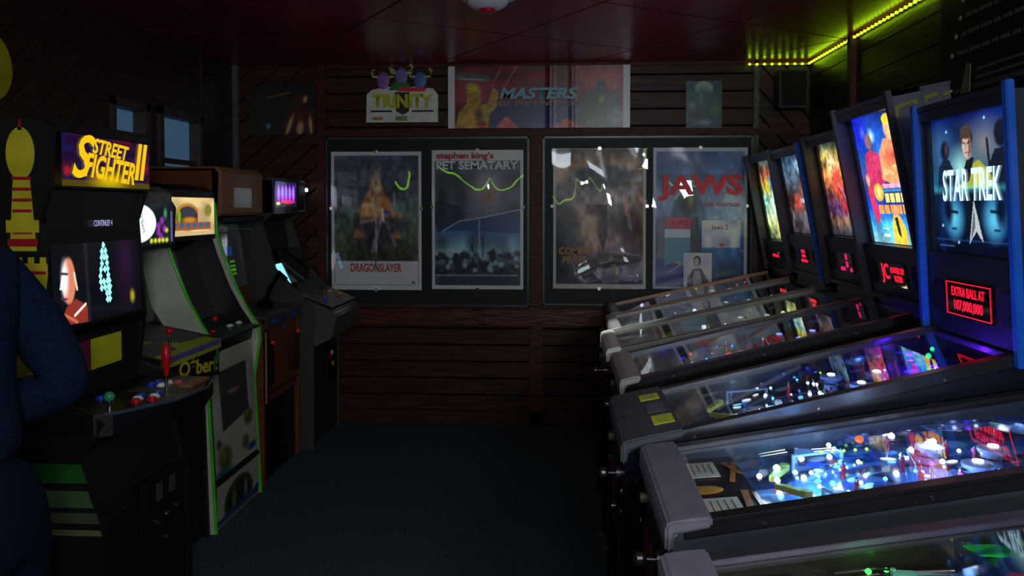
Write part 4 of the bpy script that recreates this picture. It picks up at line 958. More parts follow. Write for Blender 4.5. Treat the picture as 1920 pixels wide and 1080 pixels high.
def art_city(w, h):
    c = Cv(w, h, 100).grad([(0, (50, 80, 110)), (0.2, (110, 150, 180)), (0.45, (60, 60, 66)), (0.6, (110, 60, 46)), (0.8, (100, 90, 96)), (1, (60, 50, 56))]).noise(9, 0.5, 2)
    c.ell(0.62, 0.14, 0.12, 0.08, (180, 230, 250), 0.6); c.ell(0.58, 0.42, 0.12, 0.10, (150, 90, 70), 0.4); c.ell(0.36, 0.60, 0.12, 0.10, (210, 80, 60), 0.5); c.ell(0.75, 0.55, 0.08, 0.12, (200, 110, 80), 0.4); c.rect(0.45, 0.56, 0.9, 0.60, (180, 190, 200)); c.ell(0.6, 0.8, 0.2, 0.08, (120, 116, 124), 0.5)
    c.noise(22, 0.3, 5); return c
def art_gold(w, h):
    c = Cv(w, h, 100).grad([(0, (60, 90, 80)), (0.15, (150, 80, 60)), (0.35, (190, 180, 60)), (0.5, (120, 200, 190)), (0.8, (200, 220, 130)), (1, (90, 110, 80))]).noise(10, 0.5, 7)
    c.ell(0.5, 0.30, 0.16, 0.08, (40, 120, 220), 0.5); c.ell(0.3, 0.32, 0.12, 0.07, (240, 220, 60), 0.4); c.ell(0.75, 0.2, 0.1, 0.08, (220, 90, 50), 0.4); c.ell(0.5, 0.62, 0.3, 0.2, (220, 250, 220), 0.6); c.ell(0.45, 0.85, 0.1, 0.12, (230, 220, 120), 0.4)
    c.noise(24, 0.3, 3); return c
def art_plain(w, h):
    return Cv(w, h, 60).grad([(0, (40, 60, 90)), (0.4, (200, 190, 170)), (0.6, (120, 90, 70)), (1, (40, 40, 60))]).noise(8, 0.5, 2)

WHT = (235, 245, 255); BL = (60, 130, 255); CY = (120, 210, 255); PU = (110, 40, 255); GR = (150, 255, 40); OR = (255, 110, 30); RE = (255, 40, 40)
def lampset(seed, n, y0, y1, cols, st, r=0.008):
    q = random.Random(seed)
    return [(q.uniform(-0.21, 0.21), q.uniform(y0, y1), 0.01 + 0.02 * q.random(), r * (0.7 + 0.6 * q.random()), q.choice(cols), st) for _ in range(n)]
def insset(seed, n, y0, y1, cols, st):
    q = random.Random(seed)
    return [(q.uniform(-0.2, 0.2), q.uniform(y0, y1), 0.008 + 0.01 * q.random(), 0.008 + 0.014 * q.random(), q.choice(cols), st, q.random() * 180) for _ in range(n)]

WT = emis('title_glow', (190, 225, 255), 1.6)
# e : nearest full machine, blue-white playfield
pinball(0.24, 2.06, 0.175, 1.34, 1.12, 1.95, 3, 'pinball machine with a bright blue-white playfield and cream cards on its apron', dict(
    seed=11, cab=('cabinet_charcoal', (62, 70, 78)), pf=((30, 80, 150), (90, 160, 235), (14, 24, 60), (150, 190, 235), [(225, 235, 250), (40, 100, 230), (30, 70, 190), (210, 70, 60), (20, 24, 50), (130, 200, 250), (110, 180, 240)]),
    lock=0.09, lockmat=('lockbar_grey', (128, 124, 140), 0.5, 0.15), sling=(180, 210, 230), bump=(170, 190, 230), glow=WHT, gs=14, bigbtn=True, btn=(16, 50, 120), npost=20,
    stripes=[((-0.20, 0.205), (-0.10, 0.235), 0.016, (168, 104, 46)), ((-0.20, 0.235), (-0.04, 0.20), 0.014, (168, 104, 46)), ((0.02, 0.215), (0.20, 0.20), 0.018, (168, 104, 46)), ((0.04, 0.235), (0.18, 0.235), 0.012, (150, 90, 46))],
    cards=[(-0.15, 0.137, 0.12, 0.088, 'cream_card', 0), (0.128, 0.142, 0.13, 0.096, 'cream_card', 0)], emblem=True,
    lamps=[(-0.02, 0.262, 0.03, 0.012, WHT, 14), (-0.06, 0.315, 0.03, 0.016, CY, 16), (-0.03, 0.31, 0.01, 0.012, WHT, 12), (-0.14, 0.40, 0.02, 0.014, WHT, 12), (-0.10, 0.46, 0.03, 0.013, CY, 16), (-0.16, 0.64, 0.045, 0.015, WHT, 16), (-0.11, 0.67, 0.02, 0.013, WHT, 14), (-0.12, 0.73, 0.03, 0.015, WHT, 14), (0.0, 0.70, 0.02, 0.012, WHT, 10), (-0.17, 0.56, 0.04, 0.02, OR, 1.5), (0.20, 0.36, 0.02, 0.008, CY, 10)]
        + [(-0.15 + 0.004 * k, 0.455 + 0.028 * k, 0.03, 0.007, GR, 5) for k in range(5)] + lampset(1, 22, 0.32, 0.54, [CY, BL, WHT], 12, 0.009) + lampset(2, 18, 0.58, 0.84, [CY, WHT, BL, PU], 10, 0.009) + [(0.05, 1.0, 0.05, 0.008, (70, 80, 255), 8), (0.12, 0.92, 0.02, 0.01, RE, 2), (0.0, 1.02, 0.02, 0.010, OR, 2.5)],
    inserts=insset(3, 14, 0.33, 0.52, [CY, BL, (180, 220, 255)], 1.6) + insset(4, 12, 0.6, 0.8, [CY, BL, WHT, (255, 150, 120)], 1.5) + [(0.21, 0.46, 0.02, 0.085, (230, 240, 235), 2.4, 0), (0.10, 0.52, 0.012, 0.02, RE, 1.5, 60), (0.10, 0.585, 0.012, 0.018, (255, 30, 80), 1.5, 60), (0.14, 0.82, 0.012, 0.022, OR, 1.6, 80), (0.1, 0.9, 0.012, 0.022, OR, 1.2, 80)],
    fill=[(0.02, 0.40, 0.055, 1.6, (110, 180, 255)), (-0.10, 0.48, 0.055, 0.9, (90, 160, 255)), (-0.05, 0.70, 0.055, 1.6, (170, 205, 255)), (0.14, 0.66, 0.055, 0.7, (120, 150, 255)), (0.05, 0.98, 0.05, 0.10, (90, 160, 220)), (-0.02, 0.27, 0.06, 0.18, (200, 230, 255))],
    art=art_plain, bb=(40, 40, 46), trim=('blue_trim_e', (16, 88, 185), 0.35), sideart=[], hw=0.285, bgs=0.5))
# d : the blue-trimmed space machine
pinball(0.19, 2.67, 0.25, 1.29, 1.16, 1.95, 3.6, 'blue-edged pinball machine with the STAR TREK backglass, yellow stickers on its apron', dict(
    seed=12, cab=('cabinet_blueblack', (9, 14, 32)), pf=((18, 30, 60), (40, 60, 110), (10, 12, 24), (70, 90, 130), [(170, 180, 210), (30, 70, 170), (90, 40, 150), (200, 200, 210), (16, 20, 40)]),
    lock=0.17, lockmat=('lockbar_dark', (84, 86, 96), 0.5, 0.1), lockcards=[(-0.15, 0.115, 0.08, 0.065, 'sticker_yellow', (225, 232, 70)), (0.15, 0.125, 0.10, 0.065, 'sticker_yellow', (225, 232, 70)), (0.0, 0.12, 0.11, 0.06, 'pale_label', (110, 100, 120))], sling=(150, 170, 210), bump=(120, 140, 220), glow=WHT, gs=10, btn=(20, 20, 30), apron=('apron_grey', (50, 52, 60), 0.35), ramp=(0.6, 0.62, 0.95),
    cards=[(0.10, 0.20, 0.2, 0.05, 'plum_card', (120, 90, 120))],
    lamps=[(0.10, 0.34, 0.02, 0.012, (150, 160, 255), 14), (0.16, 0.33, 0.01, 0.011, WHT, 12), (0.14, 0.42, 0.03, 0.013, WHT, 14), (0.20, 0.46, 0.02, 0.013, WHT, 14), (0.15, 0.51, 0.02, 0.012, WHT, 12), (0.17, 0.66, 0.02, 0.014, CY, 14), (0.21, 0.72, 0.02, 0.009, WHT, 10), (-0.18, 0.70, 0.03, 0.006, GR, 3), (0.0, 0.98, 0.06, 0.015, (30, 255, 120), 2.5), (-0.02, 1.0, 0.075, 0.012, (30, 255, 120), 2.5)] + lampset(5, 22, 0.36, 0.72, [WHT, CY, WHT, BL], 10, 0.008) + lampset(6, 8, 0.85, 1.08, [PU, BL, (255, 60, 160)], 6, 0.006),
    inserts=insset(7, 10, 0.36, 0.6, [WHT, CY], 1.4) + insset(8, 8, 0.85, 1.05, [PU, BL], 1.5),
    fill=[(0.12, 0.48, 0.055, 1.0, (190, 215, 255)), (0.16, 0.66, 0.05, 0.5, (120, 190, 255)), (0.1, 0.96, 0.09, 1.6, (80, 30, 255)), (-0.14, 0.98, 0.09, 1.2, (90, 20, 255))],
    art=art_space, bgs=1.15, bb=(30, 34, 46), spk=(24, 34, 42), trim=('blue_trim', (16, 88, 185), 0.35), gb=0.29, hw=0.308, rec=0.035, fw=0.03, fn=0.012, frame=(30, 36, 46),
    bgtext=[('STAR TREK', 0.475, 0.50, 0.37, 0.105, WT, 0.15)], dmd=(0.29, 0.115), dmdframe=True, dmdtext=[('EXTRA BALL AT', 0, 0.024, 0.21, 0.030), ('107,000,000', 0, -0.022, 0.18, 0.038)],
    sideart=[(0.90, 1.03, 0.075, 0.016, (150, 148, 124)), (0.66, 0.93, 0.06, 0.012, (40, 40, 38))], sideang=4))
# c
pinball(0.25, 3.54, 0.25, 1.415, 1.20, 2.055, 11.5, 'pinball machine with a vivid wrestling-ring backglass and blue playfield lamps', dict(
    seed=13, cab=('cabinet_black', (12, 12, 16)), pf=((70, 66, 74), (110, 30, 50), (40, 40, 48), (130, 120, 120), [(150, 150, 160), (180, 30, 60), (60, 50, 140), (220, 190, 90)]),
    lock=0.07, lockmat=('lockbar_chrome', (190, 188, 184), 0.35, 0.35), sling=(120, 120, 190), bump=(200, 60, 60), glow=(120, 140, 255), gs=6, apron=('apron_tan', (96, 92, 86), 0.3), cards=[],
    lamps=[(0.21, 0.20, 0.03, 0.012, (40, 110, 255), 8), (0.20, 0.30, 0.02, 0.012, (60, 170, 255), 10), (0.21, 0.325, 0.02, 0.009, WHT, 9), (0.20, 0.42, 0.02, 0.013, (255, 240, 200), 10), (0.19, 0.47, 0.03, 0.012, (255, 240, 200), 12), (0.2, 0.60, 0.02, 0.012, (50, 50, 255), 8), (0.21, 0.70, 0.02, 0.010, (150, 120, 255), 14), (0.21, 0.75, 0.02, 0.010, (130, 110, 255), 14), (0.20, 0.80, 0.03, 0.014, (255, 250, 220), 14), (0.18, 0.53, 0.02, 0.014, RE, 2)] + lampset(9, 10, 0.25, 0.6, [BL, (70, 60, 255), RE, WHT], 5, 0.006),
    inserts=insset(10, 10, 0.26, 0.6, [BL, (50, 40, 255), RE], 1.2),
    fill=[(0.18, 0.26, 0.045, 0.8, (40, 50, 255)), (0.12, 0.50, 0.045, 0.4, (255, 120, 120)), (0.12, 0.95, 0.05, 0.5, (70, 60, 255))],
    art=art_ring, bgs=1.5, bb=(72, 70, 84), spk=(30, 28, 46), gb=0.24, dmd=(0.26, 0.10), dmdtext=[('JC', -0.072, 0, 0.085, 0.088), ('#2 WORLD CUP\n10,127,040', 0.055, 0, 0.135, 0.066)],
    headside=[([(0.015, 0.80), (0.10, 0.812), (0.10, 0.79), (0.085, 0.788), (0.085, 0.80), (0.03, 0.79), (0.02, 0.75), (0.01, 0.75)], (120, 120, 30)), ([(0.125, 0.79), (0.13, 0.815), (0.18, 0.822), (0.18, 0.808), (0.14, 0.802), (0.135, 0.785)], (120, 120, 30)), ([(0.20, 0.812), (0.235, 0.818), (0.235, 0.808), (0.20, 0.80)], (120, 120, 30))]))
# c'
pinball(0.235, 4.24, 0.22, 1.458, 1.20, 1.99, 10.6, 'pinball machine with a yellow and orange backglass and a steel lockbar coloured white for its glare', dict(
    seed=14, cab=('cabinet_grey', (54, 56, 54)), rail=('rail_grey_green', (125, 128, 118), 0.45, 0.1), pf=((100, 96, 100), (70, 76, 84), (40, 60, 100), (150, 140, 120), [(190, 190, 196), (160, 150, 60), (170, 50, 50), (60, 90, 150)]),
    lock=0.06, lockmat=('lockbar_white_steel', (245, 245, 240), 0.35, 0.2), sling=(140, 140, 150), bump=(190, 180, 120), glow=WHT, gs=2, apron=('apron_pale', (150, 148, 140), 0.25), cards=[(0.10, 0.12, 0.2, 0.10, 'pale_card', (190, 190, 186))],  # lockbar base colour whitened to carry its reflected glare
    lamps=[(0.12, 0.27, 0.03, 0.012, (240, 250, 150), 3), (0.16, 0.30, 0.02, 0.009, OR, 3), (-0.05, 0.62, 0.03, 0.006, (255, 200, 120), 4), (0.05, 0.45, 0.03, 0.006, WHT, 4)], inserts=[],
    fill=[(0.0, 0.5, 0.05, 0.14, (220, 220, 230)), (0.0, 0.9, 0.06, 0.10, (220, 230, 180))], art=art_desert, bgs=1.15, bb=(84, 84, 80), spk=(30, 28, 44), gb=0.25, dmd=(0.2, 0.10), dmat=emis('magenta_digits', (255, 20, 110), 1.6), dmdtext=[('8\n8', 0.02, 0.01, 0.03, 0.07), ('88.88', -0.05, -0.035, 0.06, 0.02), ('88', 0.07, -0.035, 0.03, 0.02)]))
# b
pinball(0.30, 4.93, 0.22, 1.445, 1.20, 1.965, 11, 'pinball machine with blue side edges and a dim grey-red backglass', dict(
    seed=15, cab=('cabinet_slate', (46, 50, 56)), rail=('rail_steel', (130, 132, 128), 0.4, 0.2), pf=((90, 94, 104), (50, 60, 110), (110, 110, 120), (60, 80, 110), [(180, 180, 190), (60, 70, 150), (160, 60, 60), (190, 180, 100)]),
    lock=0.05, lockmat=('lockbar_embossed', (170, 170, 168), 0.4, 0.4), sling=(150, 150, 160), bump=(160, 160, 180), glow=WHT, gs=2, apron=('apron_mid', (110, 110, 112), 0.3), cards=[(0.0, 0.14, 0.3, 0.09, 'pale_card', (190, 190, 186))],
    lamps=[(0.0, 0.90, 0.03, 0.006, RE, 6), (-0.1, 0.40, 0.03, 0.006, (200, 190, 255), 4)], fill=[(0.0, 0.5, 0.05, 0.14, (200, 210, 255)), (0.0, 0.95, 0.05, 0.08, (160, 200, 160))],
    art=art_city, bgs=1.0, bb=(80, 80, 92), spk=(76, 80, 90), gb=0.24, trim=('blue_trim', (16, 88, 185), 0.35), trimfar=('trim_grey', (70, 70, 80), 0.4), dmd=(0.17, 0.085), dmdtext=[('88\n88', 0.02, 0.012, 0.07, 0.048), ('88888', 0.02, -0.030, 0.12, 0.018)]))
# a
pinball(0.34, 5.61, 0.22, 1.46, 1.18, 1.975, 10.5, 'pinball machine with orange-brown rails, furthest back by the poster wall', dict(
    seed=16, cab=('cabinet_orange_brown', (92, 62, 48)), rail=('rail_orange_brown', (178, 132, 108), 0.4, 0.1), pf=((110, 100, 100), (130, 80, 60), (80, 80, 130), (120, 120, 110), [(180, 170, 170), (90, 80, 190), (190, 90, 60)]),
    lock=0.05, lockmat=('lockbar_old', (130, 128, 124), 0.35, 0.8), sling=(150, 130, 120), bump=(190, 120, 80), glow=WHT, gs=2, apron=('apron_lilac', (120, 110, 140), 0.3), cards=[],
    lamps=[(-0.24, 0.62, 0.06, 0.007, GR, 5), (-0.2, 0.95, 0.05, 0.008, RE, 8)], fill=[(0.0, 0.22, 0.05, 0.10, (110, 90, 255)), (0.0, 0.8, 0.05, 0.10, (255, 160, 120))],
    art=art_gold, bgs=1.1, bb=(78, 70, 76), spk=(28, 28, 32), gb=0.2, hw=0.31, dmd=(0.22, 0.05), dmdtext=[('88 88 8', 0.0, 0.0, 0.15, 0.022)]))
# f : nearest, only its upper edge in view
pinball(0.205, 1.32, 0.165, 1.42, 1.16, 1.95, 3, 'pinball machine cut off by the bottom edge of the photo, green and red lights inside', dict(
    seed=17, cab=('cabinet_painted', (40, 34, 20)), pf=((30, 40, 70), (120, 130, 150), (20, 60, 40), (60, 80, 140), [(200, 200, 210), (40, 220, 60), (210, 30, 50), (60, 90, 200)]),
    lock=0.085, lockmat=('lockbar_grey', (128, 124, 140), 0.5, 0.15), rail=('rail_mauve', (84, 78, 92), 0.35, 0.6), sling=(150, 170, 190), bump=(210, 40, 60), glow=WHT, gs=4, cards=[],
    lamps=[(-0.2, 0.36, 0.03, 0.010, (40, 255, 60), 8), (-0.22, 0.40, 0.02, 0.008, (40, 255, 60), 8), (-0.2, 0.75, 0.03, 0.01, (60, 255, 40), 8), (-0.18, 0.80, 0.03, 0.01, RE, 5)] + lampset(18, 10, 0.4, 1.0, [WHT, (40, 255, 60), RE], 5, 0.007),
    fill=[(-0.12, 0.40, 0.06, 0.25, (60, 255, 110)), (-0.05, 0.65, 0.06, 0.4, (140, 190, 255)), (-0.05, 0.92, 0.06, 0.3, (230, 220, 255))],
    stripes=[((-0.26, 0.06), (-0.10, 0.10), 0.012, (180, 170, 30))], art=art_plain, bgs=0.8, hw=0.31))

# ================================================================== arcade cabinets (local: front faces -y, x runs along the wall)
AG = 'arcade cabinets along the left wall'
def offs(prof, d): return [(a + (d if i else d), b) for i, (a, b) in enumerate(prof)]
def arcade(x, y, W, front, back, top_, label, bodym, sidem, rz=0.0, edge=None, inner=0.035):
    """front: list of (depth, z) from floor to top along the front edge"""
    t = thing('arcade_cabinet', label, 'arcade cabinet', (x, y, 0), R(90 + rz), AG)
    pr = list(front) + [(back, top_), (back, 0)]
    for q in (-1, 1):
        x0, x1 = sorted((q * W / 2, q * (W / 2 - 0.02)))
        sd = MB().prism(pr, x0, x1).build('side_panel', sidem, t)
        if edge:
            MB().tube([(q * (W / 2 - 0.01), a - 0.003, b) for a, b in front] + [(q * (W / 2 - 0.01), back, top_ + 0.003)], 0.010, 8).build('edge_moulding', edge, sd, smooth=True)
    return t
def joystick(t, x, y, z, colm, bat=True, h=0.07):
    j = MB().cyl((x, y, z), (x, y, z + h * 0.45), 0.006).build('joystick', CHROME, t)
    if bat: MB().lathe((x, y, z + h * 0.35), [(0.007, 0), (0.016, h * 0.35), (0.017, h * 0.55), (0.010, h * 0.75), (0.002, h * 0.8)], 14).build('bat_top', colm, j, smooth=True)
    else: MB().ball((x, y, z + h * 0.7), 0.018).build('ball_top', colm, j, smooth=True)
def button(t, x, y, z, colm, r=0.014):
    MB().lathe((x, y, z), [(r, 0), (r, 0.005), (r * 0.75, 0.006), (r * 0.72, 0.011), (r * 0.3, 0.013)], 16).build('push_button', colm, t, smooth=True)

# ---- fighting game cabinet
SX = -1.475
t = arcade(SX, 2.87, 0.63, [(0, 0), (0, 0.54), (0.02, 0.60), (0.07, 0.79), (0.03, 0.84), (0.0, 0.90), (0.04, 0.93), (0.20, 0.99), (0.175, 1.2), (0.20, 1.55), (0.165, 1.66), (0.15, 1.86), (0.19, 1.89)], 0.93, 1.89,
    'tall black arcade cabinet with the lit STREET FIGHTER II marquee', BLACK, BLACK)
W = 0.63; iw = W / 2 - 0.02
MB().prism([(0.02, 0.02), (0.02, 0.56), (0.09, 0.79), (0.06, 0.86), (0.22, 0.94), (0.22, 1.88), (0.90, 1.88), (0.90, 0.02)], -iw, iw).build('body', BLACK, t)
MB().prism([(0.19, 1.18), (0.21, 1.18), (0.21, 1.66), (0.19, 1.66)], -iw, iw).build('bezel', mat('bezel_black', (12, 12, 16), 0.3), t)
c = Cv(0.56, 0.40, 190, (6, 8, 14))
c.ell(0.16, 0.62, 0.07, 0.20, (190, 110, 84), 0.08, 4); c.ell(0.12, 0.60, 0.035, 0.14, (214, 236, 244), 0.5, 4, 0.9)      # plain bald head in profile
c.poly([(0.06, 0.98), (0.12, 0.84), (0.22, 0.78), (0.34, 0.86), (0.36, 1.0)], (120, 40, 30)); c.line((0.20, 0.92), (0.32, 0.84), 0.012, (226, 210, 200)); c.line((0.08, 0.76), (0.13, 0.77), 0.010, (90, 30, 60))
c.line((0.09, 0.55), (0.15, 0.56), 0.010, (40, 20, 24)); c.poly([(0.09, 0.58), (0.065, 0.68), (0.10, 0.69)], (220, 230, 236)); c.line((0.22, 0.56), (0.24, 0.70), 0.012, (230, 200, 180)); c.line((0.10, 0.90), (0.22, 0.98), 0.014, (180, 90, 60))
c.rect(0.335, 0.0, 0.375, 1, (20, 22, 26))
TQ = [(0.56, 0.28)] + [(0.56 + dx, 0.34 + 0.055 * r) for r, row in enumerate(([0], [-0.02, 0.02], [-0.03, 0.0, 0.03], [-0.03, 0.03], [-0.045, 0.0, 0.035], [-0.055, 0.035], [-0.055, -0.02, 0.02, 0.045], [-0.05, -0.01, 0.03, 0.05], [0.01, 0.04], [0.01, 0.04])) for dx in row]
for i, (u, v) in enumerate(TQ):
    c.poly([(u, v - 0.035), (u + 0.022, v), (u, v + 0.035), (u - 0.022, v)], (150, 250, 240) if v > 0.3 else (120, 140, 110))
c.ell(0.82, 0.5, 0.10, 0.3, (60, 16, 60), 0.9, 0, 0.5); c.ell(0.88, 0.85, 0.03, 0.06, (140, 130, 20), 0.5); c.ell(0.86, 0.1, 0.04, 0.05, (96, 60, 50), 0.6)
scr = c.mesh('screen', Matrix.Translation((0.0, 0.186, 1.40)) @ Matrix.Rotation(R(-3), 4, 'X') @ FRONT, art_mat(1.5, 0.1), t)
text('screen_text', 'CONTINUE? 4', Matrix.Translation((0.02, 0.180, 1.545)) @ FRONT, 0.12, 0.022, emis('screen_lilac', (190, 190, 240), 1.0), scr)
MB().box(-iw, iw, 0.165, 0.21, 1.165, 1.19).build('shelf', BLACKG, t)
# marquee
c = Cv(0.57, 0.175, 150, (40, 14, 60)); c.noise(7, 0.8, 3, (110, 20, 50)); c.noise(12, 0.7, 5, (34, 30, 100)); c.rect(0, 0.88, 1, 1, (96, 84, 10))
c.ell(0.05, 0.72, 0.03, 0.1, (200, 30, 60), 0.4); c.ell(0.93, 0.55, 0.06, 0.12, (170, 20, 40), 0.6); c.ell(0.5, 0.86, 0.18, 0.16, (255, 220, 20), 0.6)
mq = c.mesh('marquee', Matrix.Translation((0, 0.142, 1.76)) @ FRONT, art_mat(0.55, 0.2), t)
MB().box(-iw, iw, 0.145, 0.22, 1.665, 1.675).build('marquee_retainer', BLACK, t); MB().box(-iw, iw, 0.14, 0.22, 1.85, 1.885).build('marquee_hood', BLACK, t)
YG = emis('marquee_yellow', (255, 205, 10), 0.95)
text('lettering', 'STREET', Matrix.Translation((0.01, 0.139, 1.808)) @ Matrix.Rotation(R(4), 4, 'Y') @ FRONT, 0.24, 0.055, YG, mq, 0.35, 0.03)
text('lettering', 'FIGHTER', Matrix.Translation((0.005, 0.139, 1.738)) @ Matrix.Rotation(R(4), 4, 'Y') @ FRONT, 0.33, 0.085, YG, mq, 0.35, 0.03)
text('lettering', 'S', Matrix.Translation((-0.165, 0.138, 1.775)) @ FRONT, 0.14, 0.15, YG, mq, 0.4, 0.02)
text('lettering', 'II', Matrix.Translation((0.215, 0.138, 1.775)) @ FRONT, 0.10, 0.14, YG, mq, 0.3, 0.03)
# control panel
cpM = Matrix.Translation((0, 0, 0.93))
MB(cpM).prism([(-0.32, 0.03), (-0.29, -0.02), (-0.10, -0.13), (0.10, -0.155), (0.30, -0.10), (0.315, 0.0), (0.315, 0.2), (-0.315, 0.2)], -0.075, 0.0, 'z').build('control_panel', mat('panel_black', (16, 16, 18), 0.35, bump=(30, 0.1)), t, bevel=0.006)
MB(cpM).tube([(-0.31, 0.0, 0), (-0.29, -0.03, 0), (-0.10, -0.137, 0), (0.10, -0.162, 0), (0.305, -0.105, 0)], 0.006, 8).build('panel_edge', mat('edge_blue_grey', (60, 70, 90), 0.3), t, smooth=True)
for k, (bx_, by_, m_) in enumerate(((-0.135, -0.015, RED), (-0.10, -0.055, RED), (-0.095, 0.0, WHITEP), (-0.055, -0.04, WHITEP), (-0.055, 0.01, BLUEP), (-0.01, -0.03, BLUEP))):
    button(t, bx_, by_, 0.93, m_, 0.019)
for k, (bx_, by_, m_) in enumerate(((0.12, 0.06, BLUEP), (0.17, 0.06, BLUEP), (0.12, 0.02, WHITEP), (0.17, 0.02, WHITEP), (0.17, -0.02, mat('pink_plastic', (190, 90, 90), 0.3)))):
    button(t, bx_, by_, 0.93, m_, 0.019)
button(t, -0.10, 0.13, 0.93, BLUEP, 0.018)
joystick(t, 0.055, -0.03, 0.93, RED, True, 0.15)
joystick(t, -0.24, 0.02, 0.93, mat('green_plastic', (50, 150, 90), 0.3), False, 0.06)
MB(cpM).box(0.09, 0.24, -0.11, -0.06, 0.0, 0.012).build('orange_label', mat('label_orange', (140, 92, 60), 0.5), t, bevel=0.002)
MB(cpM).box(0.02, 0.085, -0.12, 0.10, 0.0, 0.002).build('olive_label', mat('label_olive', (60, 62, 48), 0.5), t)
for a, b_, m_ in ((-0.22, -0.14, YEL), (-0.13, -0.05, mat('magenta_paper', (130, 20, 60), 0.5)), (-0.04, 0.16, YEL)):
    MB().box(a, b_, 0.196, 0.199, 1.02, 1.13).build('paper_sticker', m_, t)
MB().box(-iw, iw, 0.199, 0.215, 0.93, 1.17).build('riser_panel', BLACK, t)
cd = MB().box(-0.06, 0.22, -0.012, 0.02, 0.28, 0.62).build('coin_door', mat('coin_door_black', (24, 24, 27), 0.35, 0.4), t, bevel=0.005)
for q in (0.02, 0.12):
    MB().box(q - 0.022, q + 0.022, -0.018, -0.012, 0.53, 0.60).build('coin_slot', mat('slot_grey', (66, 66, 64), 0.4), cd, bevel=0.003)
for i in range(3): MB().ball((0.0 + 0.075 * i, -0.016, 0.46 + 0.004 * i), 0.010).build('door_bolt', CHROME, cd)
MB().ball((0.065, -0.016, 0.38), 0.008).build('door_lock', CHROME, cd)
# side artwork on the near side: castle and green stripes
sx = -W / 2 - 0.001
def sidepoly(name, pts, m_, lay=0):   # pts in (depth, z)
    return MB().prism(pts, sx - 0.002 - 0.001 * lay, sx - 0.001 * lay).build(name, m_, t)
CY_ = mat('castle_yellow', (205, 190, 40), 0.45); CR_ = mat('castle_red', (170, 26, 34), 0.45)
def rect_(a, b, c_, d): return [(a, c_), (b, c_), (b, d), (a, d)]
Y0 = 0.26     # depth of the tower axis
pts = [(Y0 + 0.048 * cos(q) * (1.0), 1.775 + 0.085 * sin(q)) for q in [2 * pi * i / 24 for i in range(24)]]
sidepoly('tower_dome', pts, CY_); sidepoly('spire', [(Y0 - 0.008, 1.85), (Y0 + 0.008, 1.85), (Y0 + 0.002, 1.885), (Y0 - 0.002, 1.885)], CR_)
sidepoly('tower', [(Y0 - 0.05, 1.46), (Y0 + 0.04, 1.46), (Y0 + 0.025, 1.70), (Y0 - 0.03, 1.70)], CY_)
for i in range(6): sidepoly('tower_band', rect_(Y0 - 0.036, Y0 + 0.028, 1.69 - 0.035 * i, 1.70 - 0.035 * i), CR_, 1)
sidepoly('battlement', rect_(Y0 - 0.06, Y0 + 0.05, 1.52, 1.56), CY_, 2); sidepoly('red_band', rect_(Y0 - 0.055, Y0 + 0.045, 1.475, 1.50), CR_, 2)
sidepoly('small_tower', [(Y0 + 0.07, 1.40), (Y0 + 0.13, 1.40), (Y0 + 0.12, 1.56), (Y0 + 0.10, 1.66), (Y0 + 0.08, 1.56)], CY_)
for i in range(4): sidepoly('tower_band', rect_(Y0 + 0.072, Y0 + 0.128, 1.44 + 0.03 * i, 1.45 + 0.03 * i), CR_, 1)
sidepoly('castle_wall', [(Y0 - 0.05, 0.98), (Y0 + 0.36, 0.98), (Y0 + 0.36, 1.42), (Y0 - 0.085, 1.42), (Y0 - 0.085, 1.38), (Y0 - 0.075, 1.30)], CY_)
for i in range(10): sidepoly('merlon', rect_(Y0 - 0.08 + 0.04 * i, Y0 - 0.06 + 0.04 * i, 1.42, 1.44), CY_)
sidepoly('wall_band', rect_(Y0 - 0.08, Y0 + 0.36, 1.385, 1.395), CR_, 1); sidepoly('wall_band', rect_(Y0 - 0.05, Y0 + 0.2, 1.24, 1.265), CR_, 1)
sidepoly('window', rect_(Y0 - 0.02, Y0 + 0.0, 1.30, 1.35), CR_, 1); sidepoly('window', rect_(Y0 - 0.04, Y0 - 0.02, 1.13, 1.20), CR_, 1); sidepoly('window', rect_(Y0 + 0.06, Y0 + 0.09, 1.30, 1.36), CR_, 1)
for i, (z0, z1, colr, a) in enumerate(((0.705, 0.768, (20, 84, 20), 0.055), (0.625, 0.680, (58, 84, 48), 0.035), (0.573, 0.608, (62, 72, 48), 0.015), (0.533, 0.552, (100, 92, 60), 0.008))):
    sidepoly('side_stripe', [(a - 0.0, z0), (0.5, z0), (0.5, z1), (a + (z1 - z0) * 0.33, z1)], mat('stripe_green_%d' % i, colr, 0.5))

# ---- hopping-pyramid game (low cabinet, round white logo)
t = arcade(-1.70, 3.565, 0.60, [(0.0, 0), (0.02, 0.78), (-0.06, 0.90), (-0.06, 0.975), (0.22, 1.03), (0.28, 1.12), (0.34, 1.40), (0.16, 1.42), (0.15, 1.60), (0.20, 1.68)], 0.72, 1.68,
    'low black arcade cabinet with a round white logo and yellow Q*bert lettering', BLACK, BLACK)
iw = 0.28
MB().prism([(0.02, 0.02), (0.03, 0.80), (-0.03, 0.93), (0.24, 1.0), (0.38, 1.41), (0.19, 1.44), (0.19, 1.66), (0.70, 1.66), (0.70, 0.02)], -iw, iw).build('body', BLACK, t)
c = Cv(0.56, 0.19, 150, (12, 16, 22)); c.noise(6, 0.5, 3, (30, 50, 40))
c.ell(0.40, 0.47, 0.30, 0.46, (236, 250, 255), 0.02); c.rect(0.02, 0.0, 0.2, 1, (12, 14, 18))
for i, (x, y) in enumerate(((0.74, 0.55), (0.74, 0.7), (0.80, 0.42), (0.78, 0.82), (0.84, 0.62))): c.ell(x, y, 0.035, 0.09, (130, 40, 150), 0.3)
for i in range(5): c.ell(0.62 + 0.065 * i, 0.90, 0.028, 0.06, (200, 200, 50), 0.4)
